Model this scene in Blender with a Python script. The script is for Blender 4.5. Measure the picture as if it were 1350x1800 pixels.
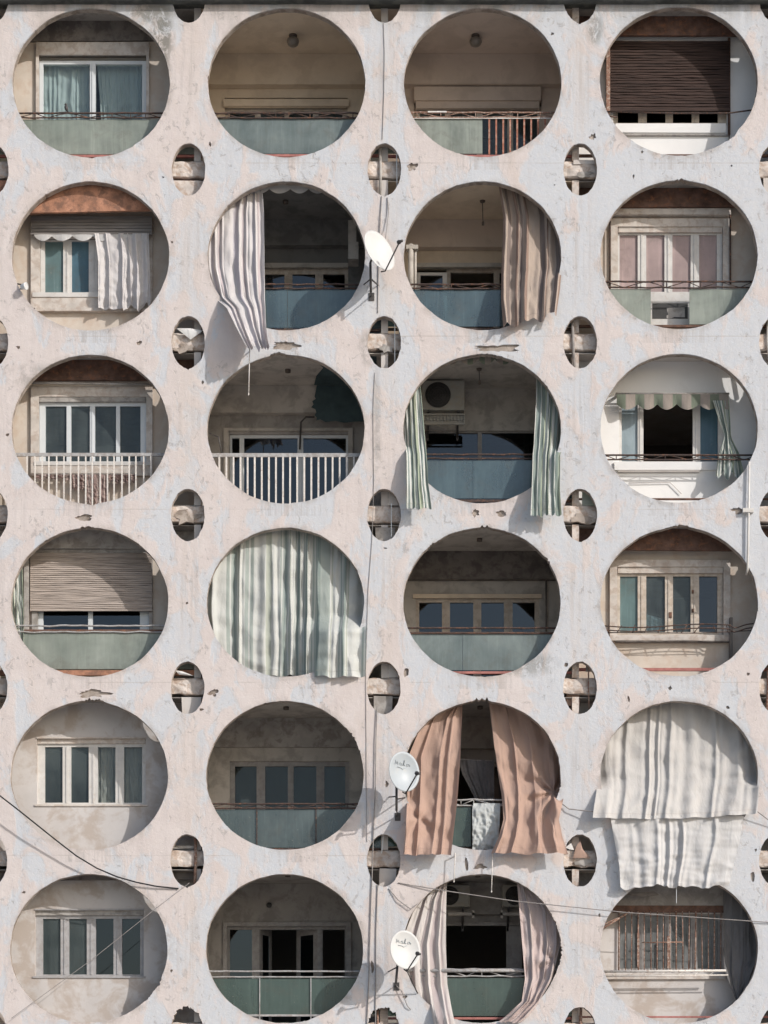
import bpy, math, random
from mathutils import Vector, Matrix, noise
random.seed(7)
for o in list(bpy.data.objects):
    bpy.data.objects.remove(o)
SC = bpy.context.scene
COL = SC.collection

# ------------------------------------------------------------------ camera, sky, sun, exposure
CAM_D, CAM_X, CAM_Z, HOR = 40.0, 6.75, 1.6, 2115.0      # street level, perspective-control (shift) lens, 40 m from the facade
cd = bpy.data.cameras.new('camera'); cam = bpy.data.objects.new('camera', cd); COL.objects.link(cam)
cam.location = (CAM_X, -CAM_D, CAM_Z); cam.rotation_euler = (math.radians(90), 0, 0)
cd.sensor_fit = 'HORIZONTAL'; cd.sensor_width = 36; cd.lens = 36*CAM_D/13.5
cd.shift_y = 0.9; cd.clip_end = 2000; cd.clip_start = 0.5
SC.camera = cam
TO_SUN = Vector((1.25, -1.0, 0.82)).normalized()
W = bpy.data.worlds.new('World'); SC.world = W; W.use_nodes = True
nt = W.node_tree; bg = nt.nodes['Background']
sky = nt.nodes.new('ShaderNodeTexSky'); sky.sky_type = 'NISHITA'; sky.sun_disc = False
sky.sun_elevation = math.asin(TO_SUN.z); sky.sun_rotation = math.atan2(TO_SUN.x, TO_SUN.y)
sky.dust_density = 2.0
nt.links.new(sky.outputs[0], bg.inputs[0]); bg.inputs[1].default_value = 0.145
sl = bpy.data.lights.new('sun', 'SUN'); sl.energy = 3.1; sl.angle = math.radians(0.5); sl.color = (1, 0.955, 0.91)
so = bpy.data.objects.new('sun', sl); COL.objects.link(so); so.rotation_euler = TO_SUN.to_track_quat('Z', 'Y').to_euler()
so.location = (30, -30, 30)
SC.view_settings.view_transform = 'Standard'; SC.view_settings.look = 'None'
SC.view_settings.exposure = 0.0; SC.view_settings.gamma = 1.0; SC.view_settings.use_curve_mapping = False

# ------------------------------------------------------------------ helpers
def kd(d): return (CAM_D+d)/CAM_D
def PX(px, d=0): return CAM_X+(px/100-CAM_X)*kd(d)
def PZ(py, d=0): return CAM_Z+(HOR-py)/100*kd(d)
def P(px, py, d=0): return Vector((PX(px, d), d, PZ(py, d)))

OFF = {}
def empty(name, loc):
    o = bpy.data.objects.new(name, None); COL.objects.link(o); o.location = loc
    o.empty_display_size = 0.1; OFF[o.name] = Vector(loc); return o
def tag(o, label=None, cat=None, group=None, kind=None):
    if label: o['label'] = label
    if cat: o['category'] = cat
    if group: o['group'] = group
    if kind: o['kind'] = kind
    return o

class MB:
    def __init__(s): s.v = []; s.f = []; s.uv = []; s.sm = []
    def add(s, vs, fs, smooth=False, uvs=None):
        n = len(s.v); s.v += [tuple(v) for v in vs]
        s.uv += list(uvs) if uvs else [(0, 0)]*len(vs)
        for f in fs: s.f.append([i+n for i in f]); s.sm.append(smooth)
        return s
    def box(s, x0, x1, y0, y1, z0, z1, jit=0):
        if x0 > x1: x0, x1 = x1, x0
        if z0 > z1: z0, z1 = z1, z0
        v = [(x, y, z) for x in (x0, x1) for y in (y0, y1) for z in (z0, z1)]
        if jit: v = [(a+random.uniform(-jit, jit), b+random.uniform(-jit, jit), c+random.uniform(-jit, jit)) for a, b, c in v]
        return s.add(v, [(0, 1, 3, 2), (4, 6, 7, 5), (0, 4, 5, 1), (2, 3, 7, 6), (0, 2, 6, 4), (1, 5, 7, 3)])
    def pbox(s, x0, y0, x1, y1, d0, d1, jit=0):
        return s.box(PX(x0, d0), PX(x1, d0), d0, d1, PZ(y1, d0), PZ(y0, d0), jit)
    def quad(s, a, b, c, d): return s.add([a, b, c, d], [(0, 1, 2, 3)])
    def tube(s, pts, r, n=8, r2=None):
        pts = [Vector(p) for p in pts]; up = Vector((0.13, 0.2, 1)); m = len(pts); vs = []
        for i, p in enumerate(pts):
            t = (pts[min(i+1, m-1)]-pts[max(i-1, 0)]).normalized()
            a = t.cross(up)
            if a.length < 0.15: a = t.cross(Vector((1, 0.1, 0)))
            a.normalize(); b = t.cross(a); rr = r if r2 is None else r+(r2-r)*i/(m-1)
            for k in range(n):
                an = 2*math.pi*k/n; vs.append(p+a*math.cos(an)*rr+b*math.sin(an)*rr)
        fs = [(i*n+k, i*n+(k+1) % n, (i+1)*n+(k+1) % n, (i+1)*n+k) for i in range(m-1) for k in range(n)]
        fs += [tuple(range(n))[::-1], tuple((m-1)*n+k for k in range(n))]
        return s.add(vs, fs, True)
    def lathe(s, c, ax, prof, n=28):
        ax = Vector(ax).normalized(); a = ax.cross(Vector((0.3, 0.1, 1)).normalized())
        if a.length < 0.2: a = ax.cross(Vector((1, 0, 0)))
        a.normalize(); b = ax.cross(a); vs = []
        for (r, h) in prof:
            for k in range(n):
                an = 2*math.pi*k/n; vs.append(Vector(c)+ax*h+(a*math.cos(an)+b*math.sin(an))*r)
        m = len(prof)
        fs = [(i*n+k, i*n+(k+1) % n, (i+1)*n+(k+1) % n, (i+1)*n+k) for i in range(m-1) for k in range(n)]
        return s.add(vs, fs, True)
    def build(s, name, mat, parent=None, loc=None):
        off = OFF.get(parent.name, Vector()) if parent else Vector(loc or (0, 0, 0))
        me = bpy.data.meshes.new(name)
        me.from_pydata([(Vector(v)-off)[:] for v in s.v], [], s.f)
        me.polygons.foreach_set('use_smooth', s.sm)
        ul = me.uv_layers.new(name='UVMap')
        for l in me.loops: ul.data[l.index].uv = s.uv[l.vertex_index]
        me.materials.append(mat); me.update()
        o = bpy.data.objects.new(name, me); COL.objects.link(o)
        if parent: o.parent = parent; OFF[o.name] = off
        else: o.location = off; OFF[o.name] = off
        return o

def copy_tree(o, parent=None):
    c = o.copy(); COL.objects.link(c)
    if parent: c.parent = parent
    for ch in list(o.children): copy_tree(ch, c)
    return c

# ------------------------------------------------------------------ materials
class NG:
    def __init__(s, name):
        s.m = bpy.data.materials.new(name); s.m.use_nodes = True; s.t = s.m.node_tree; s.t.nodes.clear()
        s.out = s.n('ShaderNodeOutputMaterial')
    def n(s, typ, **kw):
        x = s.t.nodes.new(typ)
        for k, v in kw.items(): setattr(x, k, v)
        return x
    def put(s, sock, v):
        if isinstance(v, bpy.types.NodeSocket): s.t.links.new(v, sock)
        elif v is not None:
            if isinstance(v, (tuple, list)) and len(v) == 3 and sock.type == 'RGBA': v = (*v, 1)
            sock.default_value = v
    def pos(s, sc=(1, 1, 1), off=(0, 0, 0)):
        g = s.n('ShaderNodeNewGeometry'); mp = s.n('ShaderNodeMapping')
        s.t.links.new(g.outputs['Position'], mp.inputs[0]); mp.inputs[3].default_value = sc; mp.inputs[1].default_value = off
        return mp.outputs[0]
    def noise(s, scale, detail=5, rough=.55, dist=0, vec=None, sc=(1, 1, 1), off=(0, 0, 0)):
        x = s.n('ShaderNodeTexNoise'); s.put(x.inputs['Vector'], vec or s.pos(sc, off))
        x.inputs['Scale'].default_value = scale; x.inputs['Detail'].default_value = detail
        x.inputs['Roughness'].default_value = rough; x.inputs['Distortion'].default_value = dist
        return x.outputs[0]
    def ramp(s, f, a, b, va=0., vb=1.):
        x = s.n('ShaderNodeMapRange', clamp=True); s.put(x.inputs[0], f)
        for i, v in enumerate((a, b, va, vb)): x.inputs[1+i].default_value = v
        return x.outputs[0]
    def math(s, op, a, b=0.5):
        x = s.n('ShaderNodeMath', operation=op); s.put(x.inputs[0], a); s.put(x.inputs[1], b); return x.outputs[0]
    def mix(s, f, a, b, mode='MIX'):
        x = s.n('ShaderNodeMix', data_type='RGBA', blend_type=mode); s.put(x.inputs[0], f); s.put(x.inputs[6], a); s.put(x.inputs[7], b)
        return x.outputs[2]
    def bump(s, h, st=.5, di=.01, nrm=None):
        x = s.n('ShaderNodeBump'); s.put(x.inputs['Height'], h); x.inputs['Strength'].default_value = st; x.inputs['Distance'].default_value = di
        if nrm: s.t.links.new(nrm, x.inputs['Normal'])
        return x.outputs[0]
    def pbsdf(s, col, rough=.8, spec=.3, metal=0, normal=None, **kw):
        x = s.n('ShaderNodeBsdfPrincipled'); s.put(x.inputs['Base Color'], col); s.put(x.inputs['Roughness'], rough)
        x.inputs['Specular IOR Level'].default_value = spec; x.inputs['Metallic'].default_value = metal
        if normal: s.t.links.new(normal, x.inputs['Normal'])
        for k, v in kw.items(): s.put(x.inputs[k], v)
        return x.outputs[0]
    def mixs(s, f, a, b):
        x = s.n('ShaderNodeMixShader'); s.put(x.inputs[0], f); s.t.links.new(a, x.inputs[1]); s.t.links.new(b, x.inputs[2]); return x.outputs[0]
    def fin(s, sh): s.t.links.new(sh, s.out.inputs[0]); return s.m
    def blob(s, px, py, rx, ry):
        v = s.n('ShaderNodeVectorMath', operation='LENGTH')
        s.put(v.inputs[0], s.pos((100/rx, 0, 100/ry), (-PX(px)*100/rx, 0, -PZ(py)*100/ry)))
        return s.ramp(v.outputs['Value'], 1.15, .55)

def simple(name, col, rough=.75, var=.25, scale=3., spec=.3, metal=0, bump=.25, dirt=None, dirt_amt=.5, streak=False, dthr=.5):
    g = NG(name); n1 = g.noise(scale, 6, .6)
    c = g.mix(g.ramp(n1, .3, .7), tuple(x*(1-var) for x in col), tuple(min(1, x*(1+var*.6)) for x in col))
    if dirt:
        n2 = g.noise(scale*1.7, 8, .65, .4, sc=(1, 1, .35) if streak else (1, 1, 1), off=(3, 1, 7))
        c = g.mix(g.math('MULTIPLY', g.ramp(n2, dthr-.03, dthr+.09), dirt_amt), c, dirt)
    nb = g.noise(scale*12, 4, .6)
    return g.fin(g.pbsdf(c, rough, spec, metal, g.bump(nb, bump, .006)))

def facade_mat():
    g = NG('peeling_facade_paint')
    big = g.noise(.55, 4, .55, .5, sc=(1, 1, .8))
    mid = g.noise(1.5, 9, .62, .5, sc=(1.25, 1, .7), off=(5, 0, 2))
    # more of the blue grey undercoat to the right and low down, as on the building
    gx = g.n('ShaderNodeSeparateXYZ'); g.put(gx.inputs[0], g.pos())
    bias = g.math('MULTIPLY', g.math('SUBTRACT', gx.outputs[0], 4.5), .0045)
    m = g.math('ADD', g.math('MULTIPLY', mid, .7), g.math('MULTIPLY', big, .3)); m = g.math('ADD', m, bias)
    blue = g.math('MULTIPLY', g.ramp(m, .478, .528), .85)
    fine = g.noise(9, 8, .7, .3)
    pink = g.mix(g.ramp(g.noise(2.3, 6, .6, off=(9, 0, 0)), .35, .65), (.635, .583, .565), (.595, .535, .515))
    warm = g.ramp(g.noise(1.1, 7, .65, .8, sc=(1, 1, .5), off=(21, 0, 3)), .56, .70)
    pink = g.mix(g.math('MULTIPLY', warm, .5), pink, (.57, .495, .45))
    bl = g.mix(g.ramp(fine, .35, .65), (.525, .565, .615), (.575, .595, .62))
    c = g.mix(blue, pink, bl)
    # flakes: chipped specks with crisp edges, denser in some areas
    dens = g.ramp(g.noise(.9, 4, .6, off=(13, 0, 8)), .35, .65, 0, .10)
    fl = g.noise(7.5, 7, .72, .9, sc=(1, 1, .75), off=(2, 4, 6))
    flk = g.ramp(g.math('ADD', fl, dens), .655, .675)
    c = g.mix(g.math('MULTIPLY', flk, .5), c, (.38, .36, .35))
    pale = g.ramp(g.noise(6, 7, .72, 1.2, off=(31, 4, 1)), .635, .65)
    c = g.mix(g.math('MULTIPLY', pale, .3), c, (.69, .67, .655))
    # rims of the peeling areas are a little dirty
    rim = g.math('MULTIPLY', g.ramp(m, .472, .497), g.math('SUBTRACT', 1., blue))
    c = g.mix(g.math('MULTIPLY', g.math('MULTIPLY', rim, g.ramp(fine, .45, .6)), .22), c, (.42, .38, .36))
    # rain streaks and soot
    st = g.ramp(g.noise(3.2, 6, .65, sc=(2.2, 1, .12), off=(4, 2, 2)), .54, .74)
    c = g.mix(g.math('MULTIPLY', st, .26), c, (.42, .39, .385))
    # run-off dirt under the openings and grubby rims, following the regular grid of the screen
    uu = g.math('SUBTRACT', g.math('FRACT', g.math('DIVIDE', g.math('SUBTRACT', gx.outputs[0], PX(160)-1.72), 3.44)), .5)
    vv = g.math('SUBTRACT', g.math('FRACT', g.math('DIVIDE', g.math('SUBTRACT', gx.outputs[2], PZ(146)-1.522), 3.0435)), .5)
    ex = g.math('MULTIPLY', uu, 3.44/1.385); ez = g.math('MULTIPLY', vv, 3.0435/1.31)
    rr = g.math('SQRT', g.math('ADD', g.math('MULTIPLY', ex, ex), g.math('MULTIPLY', ez, ez)))
    rimd = g.math('MULTIPLY', g.ramp(rr, 1.075, 1.0), g.ramp(g.noise(3.4, 8, .7, .3, off=(6, 1, 1)), .44, .58))
    c = g.mix(g.math('MULTIPLY', rimd, .5), c, (.34, .30, .27))
    lowr = g.math('MULTIPLY', g.ramp(vv, -.30, -.46), g.ramp(g.math('ABSOLUTE', uu), .22, .08))
    au = g.math('SUBTRACT', .5, g.math('ABSOLUTE', uu)); lown = g.math('MULTIPLY', g.ramp(vv, .40, .10), g.math('MULTIPLY', g.ramp(au, .10, .02), g.ramp(vv, -.30, .0)))
    run = g.math('MULTIPLY', g.math('MAXIMUM', lowr, lown), g.ramp(g.noise(5., 6, .65, .1, sc=(2.4, 1, .10), off=(9, 2, 2)), .46, .64))
    c = g.mix(g.math('MULTIPLY', run, .5), c, (.36, .335, .32))
    spk = g.ramp(g.noise(34, 5, .75, .2), .60, .68); c = g.mix(g.math('MULTIPLY', g.math('MULTIPLY', spk, g.ramp(big, .40, .60)), .30), c, (.36, .345, .34))
    soot = None
    for bx in ((283, 66, 24, 62, 1.), (268, 22, 46, 20, .9), (292, 140, 12, 60, .45), (922, 1166, 60, 24, .6), (655, 612, 26, 34, .6), (1160, 1050, 8, 8, .1), (662, 760, 10, 120, .35), (60, 660, 60, 22, .4), (1045, 50, 16, 32, .7), (190, 50, 40, 22, .4)):
        b = g.math('MULTIPLY', g.blob(*bx[:4]), bx[4]); soot = b if soot is None else g.math('MAXIMUM', soot, b)
    sn = g.ramp(g.noise(5.5, 8, .75, .4, sc=(1, 1, .6), off=(8, 8, 0)), .42, .52)
    c = g.mix(g.math('MULTIPLY', g.math('MULTIPLY', soot, sn), .85), c, (.17, .165, .145))
    top = g.math('MULTIPLY', g.ramp(gx.outputs[2], PZ(62), PZ(12)), g.ramp(g.noise(2.6, 7, .7, .2, sc=(1.5, 1, .35), off=(3, 3, 3)), .40, .62)); c = g.mix(g.math('MULTIPLY', top, .5), c, (.25, .24, .22))
    # the smooth vertical seams between the columns and the pour joints at slab level
    seam = None
    for px in (332, 676, 1020):
        b = g.ramp(g.math('ABSOLUTE', g.math('SUBTRACT', gx.outputs[0], px/100)), .30, .10); seam = b if seam is None else g.math('MAXIMUM', seam, b)
    seam = g.math('MULTIPLY', seam, g.ramp(g.noise(1.6, 6, .65, sc=(3, 1, .15), off=(2, 9, 1)), .42, .60))
    c = g.mix(g.math('MULTIPLY', seam, .45), c, (.60, .535, .495))
    zz = g.math('FRACT', g.math('DIVIDE', g.math('ADD', g.math('SUBTRACT', gx.outputs[2], PZ(285.5)), g.math('MULTIPLY', mid, .02)), 3.0435))
    ln = g.math('MULTIPLY', g.ramp(g.math('ABSOLUTE', g.math('SUBTRACT', zz, .5)), .496, .4985), g.ramp(g.noise(.8, 3, .5, off=(1, 1, 9)), .45, .6))
    c = g.mix(g.math('MULTIPLY', ln, .45), c, (.40, .36, .33))
    h = g.math('SUBTRACT', g.math('MULTIPLY', g.math('SUBTRACT', 1., blue), .5), g.math('MULTIPLY', flk, .6))
    h = g.math('ADD', h, g.math('MULTIPLY', pale, .4))
    nb = g.bump(h, .5, .012); nb = g.bump(g.noise(13, 9, .75, .6), .5, .022, nb); nb = g.bump(g.noise(2.0, 4, .6), .4, .03, nb)
    return g.fin(g.pbsdf(c, .88, .2, 0, nb))

def cloth(name, stripes=None, rep=1, col=(.7, .68, .66), dirt=(.4, .37, .34), dirt_amt=.35, trans=.22, wrinkle=.5):
    g = NG(name); uv = g.n('ShaderNodeUVMap'); sx = g.n('ShaderNodeSeparateXYZ'); g.put(sx.inputs[0], uv.outputs[0])
    c = col
    if stripes:
        fr = g.math('FRACT', g.math('MULTIPLY', sx.outputs[0], float(rep)))
        r = g.n('ShaderNodeValToRGB'); r.color_ramp.interpolation = 'CONSTANT'; g.put(r.inputs[0], fr)
        e = r.color_ramp.elements
        e[0].position = stripes[0][0]; e[0].color = (*stripes[0][1], 1)
        e[1].position = stripes[1][0]; e[1].color = (*stripes[1][1], 1)
        for p, k in stripes[2:]: x = e.new(p); x.color = (*k, 1)
        c = r.outputs[0]
    n1 = g.ramp(g.noise(4, 7, .65, .5, sc=(1.4, 1, .4)), .48, .68)
    c = g.mix(g.math('MULTIPLY', n1, dirt_amt), c, dirt)
    hem = g.ramp(g.math('ABSOLUTE', g.math('SUBTRACT', sx.outputs[1], .962)), .006, .003)
    c = g.mix(g.math('MULTIPLY', hem, .35), c, dirt)
    nb = g.bump(g.noise(7, 5, .65, .8, sc=(1, 1, .6)), wrinkle, .02); nb = g.bump(g.noise(5, 4, .55, 1.2, sc=(1.6, 1, .45), off=(3, 3, 1)), .45, .03, nb); nb = g.bump(g.noise(160, 2, .5), .15, .002, nb)
    d = g.pbsdf(c, .95, .05, 0, nb)
    t = g.n('ShaderNodeBsdfTranslucent'); g.put(t.inputs[0], c)
    return g.fin(g.mixs(trans, d, t.outputs[0]))

def glass(name, tint=(.75, .85, .85), refl=.14, film=.0, filmcol=(.4, .45, .42), frough=.5, streak=.0, grough=.02):
    """Clear pane with a reflection and, for the frosted or dirty panels, a diffuse film."""
    g = NG(name)
    tr = g.n('ShaderNodeBsdfTransparent'); g.put(tr.inputs[0], tint)
    gl = g.n('ShaderNodeBsdfGlossy'); gl.inputs['Roughness'].default_value = grough
    lw = g.n('ShaderNodeLayerWeight'); lw.inputs[0].default_value = .5
    f = g.math('ADD', g.math('MULTIPLY', g.math('POWER', lw.outputs['Facing'], 4.), .5), refl*.5)
    s = g.mixs(f, tr.outputs[0], gl.outputs[0])
    if film:
        nz = g.noise(2.2, 6, .65, .3, sc=(1.6, 1, .35)); n2 = g.noise(1.1, 5, .6, .4, off=(5, 5, 5))
        ff = g.math('ADD', g.ramp(nz, .3, .7, film-streak, film+streak), g.ramp(n2, .35, .65, -streak*.8, streak*.8))
        c = g.mix(g.ramp(n2, .3, .7), filmcol, tuple(min(1, x*1.22) for x in filmcol))
        dr = g.math('MULTIPLY', g.ramp(g.noise(7, 5, .6, .1, sc=(2.6, 1, .10), off=(2, 0, 4)), .54, .68), .30); c = g.mix(dr, c, tuple(min(1, x*1.7+.05) for x in filmcol))
        sp_ = g.math('MULTIPLY', g.ramp(g.noise(17, 6, .7, off=(1, 2, 3)), .63, .67), .5); c = g.mix(sp_, c, (.48, .46, .42))
        br = g.math('MULTIPLY', g.ramp(g.noise(2.6, 7, .7, .5, off=(7, 1, 3)), .52, .68), .35); c = g.mix(br, c, (.21, .185, .15))
        di = g.pbsdf(c, frough, .35); ts = g.n('ShaderNodeBsdfTranslucent'); g.put(ts.inputs[0], c)
        s = g.mixs(ff, s, g.mixs(.3, di, ts.outputs[0]))
    return g.fin(s)

def wood_slats(name, c1, c2, rough=.7):
    g = NG(name); n1 = g.noise(2.2, 7, .7, .3, sc=(.8, 1, 24)); n2 = g.noise(3, 6, .65, off=(4, 0, 4), sc=(.6, 1, 6))
    c = g.mix(g.ramp(n1, .32, .68), c1, c2); c = g.mix(g.math('MULTIPLY', g.ramp(n2, .5, .7), .5), c, tuple(x*.45 for x in c1))
    return g.fin(g.pbsdf(c, rough, .25, 0, g.bump(g.noise(8, 5, .7, sc=(.5, 1, 12)), .4, .006)))

M = {}
M['facade'] = facade_mat()
M['core'] = simple('raw_concrete', (.40, .35, .31), .9, .35, 4, dirt=(.2, .16, .13), dirt_amt=.7, bump=.6)
M['spall'] = simple('broken_concrete', (.30, .25, .21), .95, .5, 14, dirt=(.16, .10, .07), dirt_amt=.7, bump=.8)
M['slab'] = simple('weathered_slab', (.62, .565, .525), .9, .3, 5, dirt=(.40, .29, .22), dirt_amt=.7, bump=.45)
M['beige'] = simple('beige_wall_paint', (.72, .61, .48), .85, .08, 1.2, dirt=(.45, .36, .27), dirt_amt=.3)
M['beige2'] = simple('brown_beige_paint', (.60, .51, .44), .85, .08, 1.2, dirt=(.36, .30, .25), dirt_amt=.3)
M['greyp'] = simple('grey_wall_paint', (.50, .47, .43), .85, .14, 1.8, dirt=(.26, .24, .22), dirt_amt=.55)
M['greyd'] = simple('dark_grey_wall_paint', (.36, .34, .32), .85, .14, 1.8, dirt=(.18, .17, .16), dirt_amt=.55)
M['dim'] = simple('shaded_grey_wall_paint', (.20, .20, .195), .85, .14, 1.8, dirt=(.10, .10, .10), dirt_amt=.55)  # shade of the bay behind the lilac curtain, put into the wall colour
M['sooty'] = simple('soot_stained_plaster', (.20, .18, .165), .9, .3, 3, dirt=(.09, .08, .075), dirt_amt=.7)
M['cream'] = simple('cream_wall_paint', (.62, .555, .485), .85, .12, 1.8, dirt=(.5, .36, .26), dirt_amt=.35)
M['offw'] = simple('off_white_wall_paint', (.60, .57, .545), .85, .10, 1.5, dirt=(.48, .42, .38), dirt_amt=.4, streak=True)
M['stainw'] = simple('water_stained_plaster', (.575, .55, .535), .88, .12, 1.2, dirt=(.40, .33, .275), dirt_amt=.65, bump=.35, dthr=.49)
M['ashframe'] = simple('ash_grey_window_frame', (.40, .395, .40), .55, .15, 6, dirt=(.28, .25, .23), dirt_amt=.4)
M['ironred'] = simple('red_rusty_bars', (.36, .15, .10), .8, .4, 14, dirt=(.56, .42, .34), dirt_amt=.6, dthr=.52)
M['white'] = simple('fresh_white_wall_paint', (.80, .80, .79), .8, .05, 1.5, dirt=(.6, .6, .6), dirt_amt=.3, dthr=.6)
M['trim'] = simple('cream_window_surround', (.60, .555, .51), .8, .2, 4, dirt=(.38, .29, .23), dirt_amt=.5)
M['wframe'] = simple('white_painted_frame', (.62, .605, .58), .5, .12, 6, dirt=(.45, .36, .28), dirt_amt=.35, spec=.4, dthr=.58)
M['alu'] = simple('white_aluminium_frame', (.62, .65, .665), .35, .06, 6, spec=.5, bump=.05)
M['cframe'] = simple('cream_wooden_frame', (.55, .49, .425), .6, .2, 6, dirt=(.36, .28, .2), dirt_amt=.5)
M['gframe'] = simple('grey_wooden_frame', (.36, .345, .335), .6, .15, 6, dirt=(.2, .18, .17), dirt_amt=.4)
M['rust'] = simple('rusty_panel', (.42, .215, .14), .85, .45, 4, dirt=(.17, .10, .075), dirt_amt=.7, bump=.8, dthr=.5)
M['rustd'] = simple('dark_shaded_rust', (.15, .09, .07), .85, .45, 7, dirt=(.30, .13, .07), dirt_amt=.6, bump=.8, dthr=.56)  # darker rust; on the lintel panels its colour holds their shade
M['lint'] = simple('stained_lintel_plaster', (.42, .40, .38), .9, .25, 3, dirt=(.2, .18, .16), dirt_amt=.6)
M['iron'] = simple('dark_rusty_iron', (.07, .05, .045), .7, .4, 12, dirt=(.24, .11, .06), dirt_amt=.7, spec=.4, dthr=.55)
M['ironr'] = simple('orange_rusty_iron', (.27, .155, .115), .8, .4, 14, dirt=(.52, .45, .39), dirt_amt=.7, dthr=.52)
M['ironw'] = simple('chipped_white_iron', (.70, .67, .63), .6, .15, 14, dirt=(.3, .16, .1), dirt_amt=.7, dthr=.58)
M['irong'] = simple('grey_painted_rail', (.42, .42, .42), .5, .2, 9, dirt=(.25, .2, .17), dirt_amt=.5)
M['black'] = simple('black_rubber', (.02, .02, .022), .6, .2, 9)
M['cable'] = simple('grey_cable', (.30, .28, .27), .7, .3, 9)
M['rope'] = simple('brown_rope', (.33, .24, .18), .9, .3, 9)
M['dish'] = simple('white_dish_paint', (.58, .585, .58), .5, .06, 4, dirt=(.62, .58, .52), dirt_amt=.4, bump=.05, dthr=.6)
M['ink'] = simple('faded_blue_ink', (.42, .46, .48), .7, .3, 30)
M['dishb'] = simple('bluish_dish_paint', (.42, .46, .49), .4, .06, 4, dirt=(.5, .48, .45), dirt_amt=.3, bump=.05, dthr=.6)
M['dmetal'] = simple('dark_bracket_steel', (.06, .055, .055), .5, .3, 9, spec=.5)
M['acw'] = simple('yellowed_casing', (.34, .335, .31), .6, .12, 5, dirt=(.32, .28, .22), dirt_amt=.5)
M['acd'] = simple('dark_grille', (.06, .06, .06), .7, .2, 8)
M['woodd'] = wood_slats('dark_wood_slats', (.014, .010, .009), (.085, .052, .042))
M['woodl'] = wood_slats('sun_bleached_wood_slats', (.29, .245, .215), (.53, .46, .41), .85)
M['woodg'] = wood_slats('grey_wood_slats', (.20, .185, .175), (.33, .31, .30), .85)
M['clear'] = glass('clear_pane', (.88, .93, .935), .06)
M['clearb'] = glass('blue_tinted_pane', (.42, .52, .58), .14)
M['dirtyp'] = glass('dusty_pane', (.6, .68, .70), .08, .20, (.22, .26, .26), .6, .08)
M['tealp'] = glass('frosted_teal_pane', (.5, .7, .7), .10, .85, (.175, .265, .27), .35, .08)
M['patp'] = glass('patterned_blue_pane', (.5, .65, .7), .10, .75, (.12, .22, .28), .4, .1)
M['pinkp'] = glass('frosted_pink_pane', (.6, .6, .6), .10, .92, (.48, .375, .365), .4, .08)
M['floralp'] = glass('lace_covered_pane', (.6, .7, .75), .10, .8, (.36, .44, .48), .5, .15)
M['pgreen'] = glass('frosted_green_panel', (.66, .75, .69), .16, .80, (.35, .385, .345), .35, .17, .15)
M['pteal'] = glass('frosted_teal_panel', (.55, .72, .70), .20, .72, (.245, .29, .285), .35, .18, .12)
M['pgrey'] = glass('dull_grey_green_panel', (.45, .58, .58), .20, .58, (.15, .19, .195), .35, .16, .12)
M['greyglass'] = glass('grimy_grey_pane', (.6, .66, .68), .08, .6, (.30, .31, .31), .5, .3)
M['pblue'] = glass('dusty_blue_panel', (.42, .58, .63), .20, .46, (.17, .245, .275), .5, .09, .12)
M['pdark'] = glass('dark_green_panel', (.40, .54, .50), .16, .46, (.125, .18, .165), .45, .09, .10)
M['lampg'] = simple('dusty_lamp_glass', (.20, .18, .155), .3, .15, 6, spec=.6)
M['lampb'] = simple('brown_lamp_base', (.12, .10, .085), .6, .2, 8)
M['ground'] = simple('dusty_asphalt', (.40, .375, .345), .95, .15, .3, bump=.3)
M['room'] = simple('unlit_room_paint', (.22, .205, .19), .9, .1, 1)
M['roof'] = simple('tarred_eave', (.075, .08, .078), .95, .35, 2.5, dirt=(.14, .15, .13), dirt_amt=.5)
M['tile'] = simple('red_floor_tile', (.40, .17, .15), .7, .3, 9)
M['patch'] = simple('dark_waterproof_patch', (.065, .10, .11), .85, .3, 4)
W_, G_, GD = (.64, .655, .63), (.40, .45, .425), (.27, .325, .31)
M['c_green'] = cloth('green_striped_cloth', [(0, W_), (.30, G_), (.38, W_), (.44, G_), (.52, GD), (.60, G_), (.68, W_), (.75, (.48, .51, .45)), (.82, W_)], 7, dirt=(.42, .44, .40), dirt_amt=.2)
M['c_green2'] = cloth('faded_green_striped_cloth', [(0, W_), (.2, GD), (.45, G_), (.52, W_), (.62, (.22, .27, .25)), (.84, (.42, .47, .36))], 3, dirt=(.33, .34, .28))
M['c_val'] = cloth('green_striped_valance_cloth', [(0, (.19, .22, .175)), (.48, (.33, .29, .265)), (.52, (.34, .30, .27))], 6, dirt=(.25, .24, .2))
M['c_white'] = cloth('white_canvas', None, 1, (.67, .665, .66), (.52, .49, .47), .35)
M['c_cream'] = cloth('cream_canvas', None, 1, (.63, .615, .595), (.50, .46, .43), .4)
M['c_lilac'] = cloth('white_lilac_striped_cloth', [(0, (.68, .66, .66)), (.40, (.56, .53, .57)), (.5, (.68, .655, .65)), (.76, (.60, .53, .54)), (.86, (.67, .64, .645))], 3, dirt=(.45, .40, .42))
M['c_brown'] = cloth('brown_striped_cloth', [(0, (.48, .40, .34)), (.34, (.24, .20, .185)), (.56, (.46, .38, .325)), (.78, (.33, .24, .20))], 4, dirt=(.30, .25, .22))
M['c_terra'] = cloth('terracotta_cloth', None, 1, (.51, .36, .295), (.43, .30, .25), .35)
M['c_mauve'] = cloth('white_mauve_striped_cloth', [(0, (.68, .645, .625)), (.40, (.53, .465, .465)), (.56, (.67, .635, .615)), (.8, (.52, .455, .455)), (.9, (.65, .60, .58))], 2, dirt=(.42, .36, .34))
M['c_torn'] = cloth('grey_pink_cloth', [(0, (.60, .50, .48)), (.5, (.50, .44, .44)), (.8, (.62, .54, .50))], 3, dirt=(.36, .31, .30))
M['c_dark'] = cloth('grey_net_cloth', None, 1, (.24, .235, .24), (.12, .12, .12), .5, .35)
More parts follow.
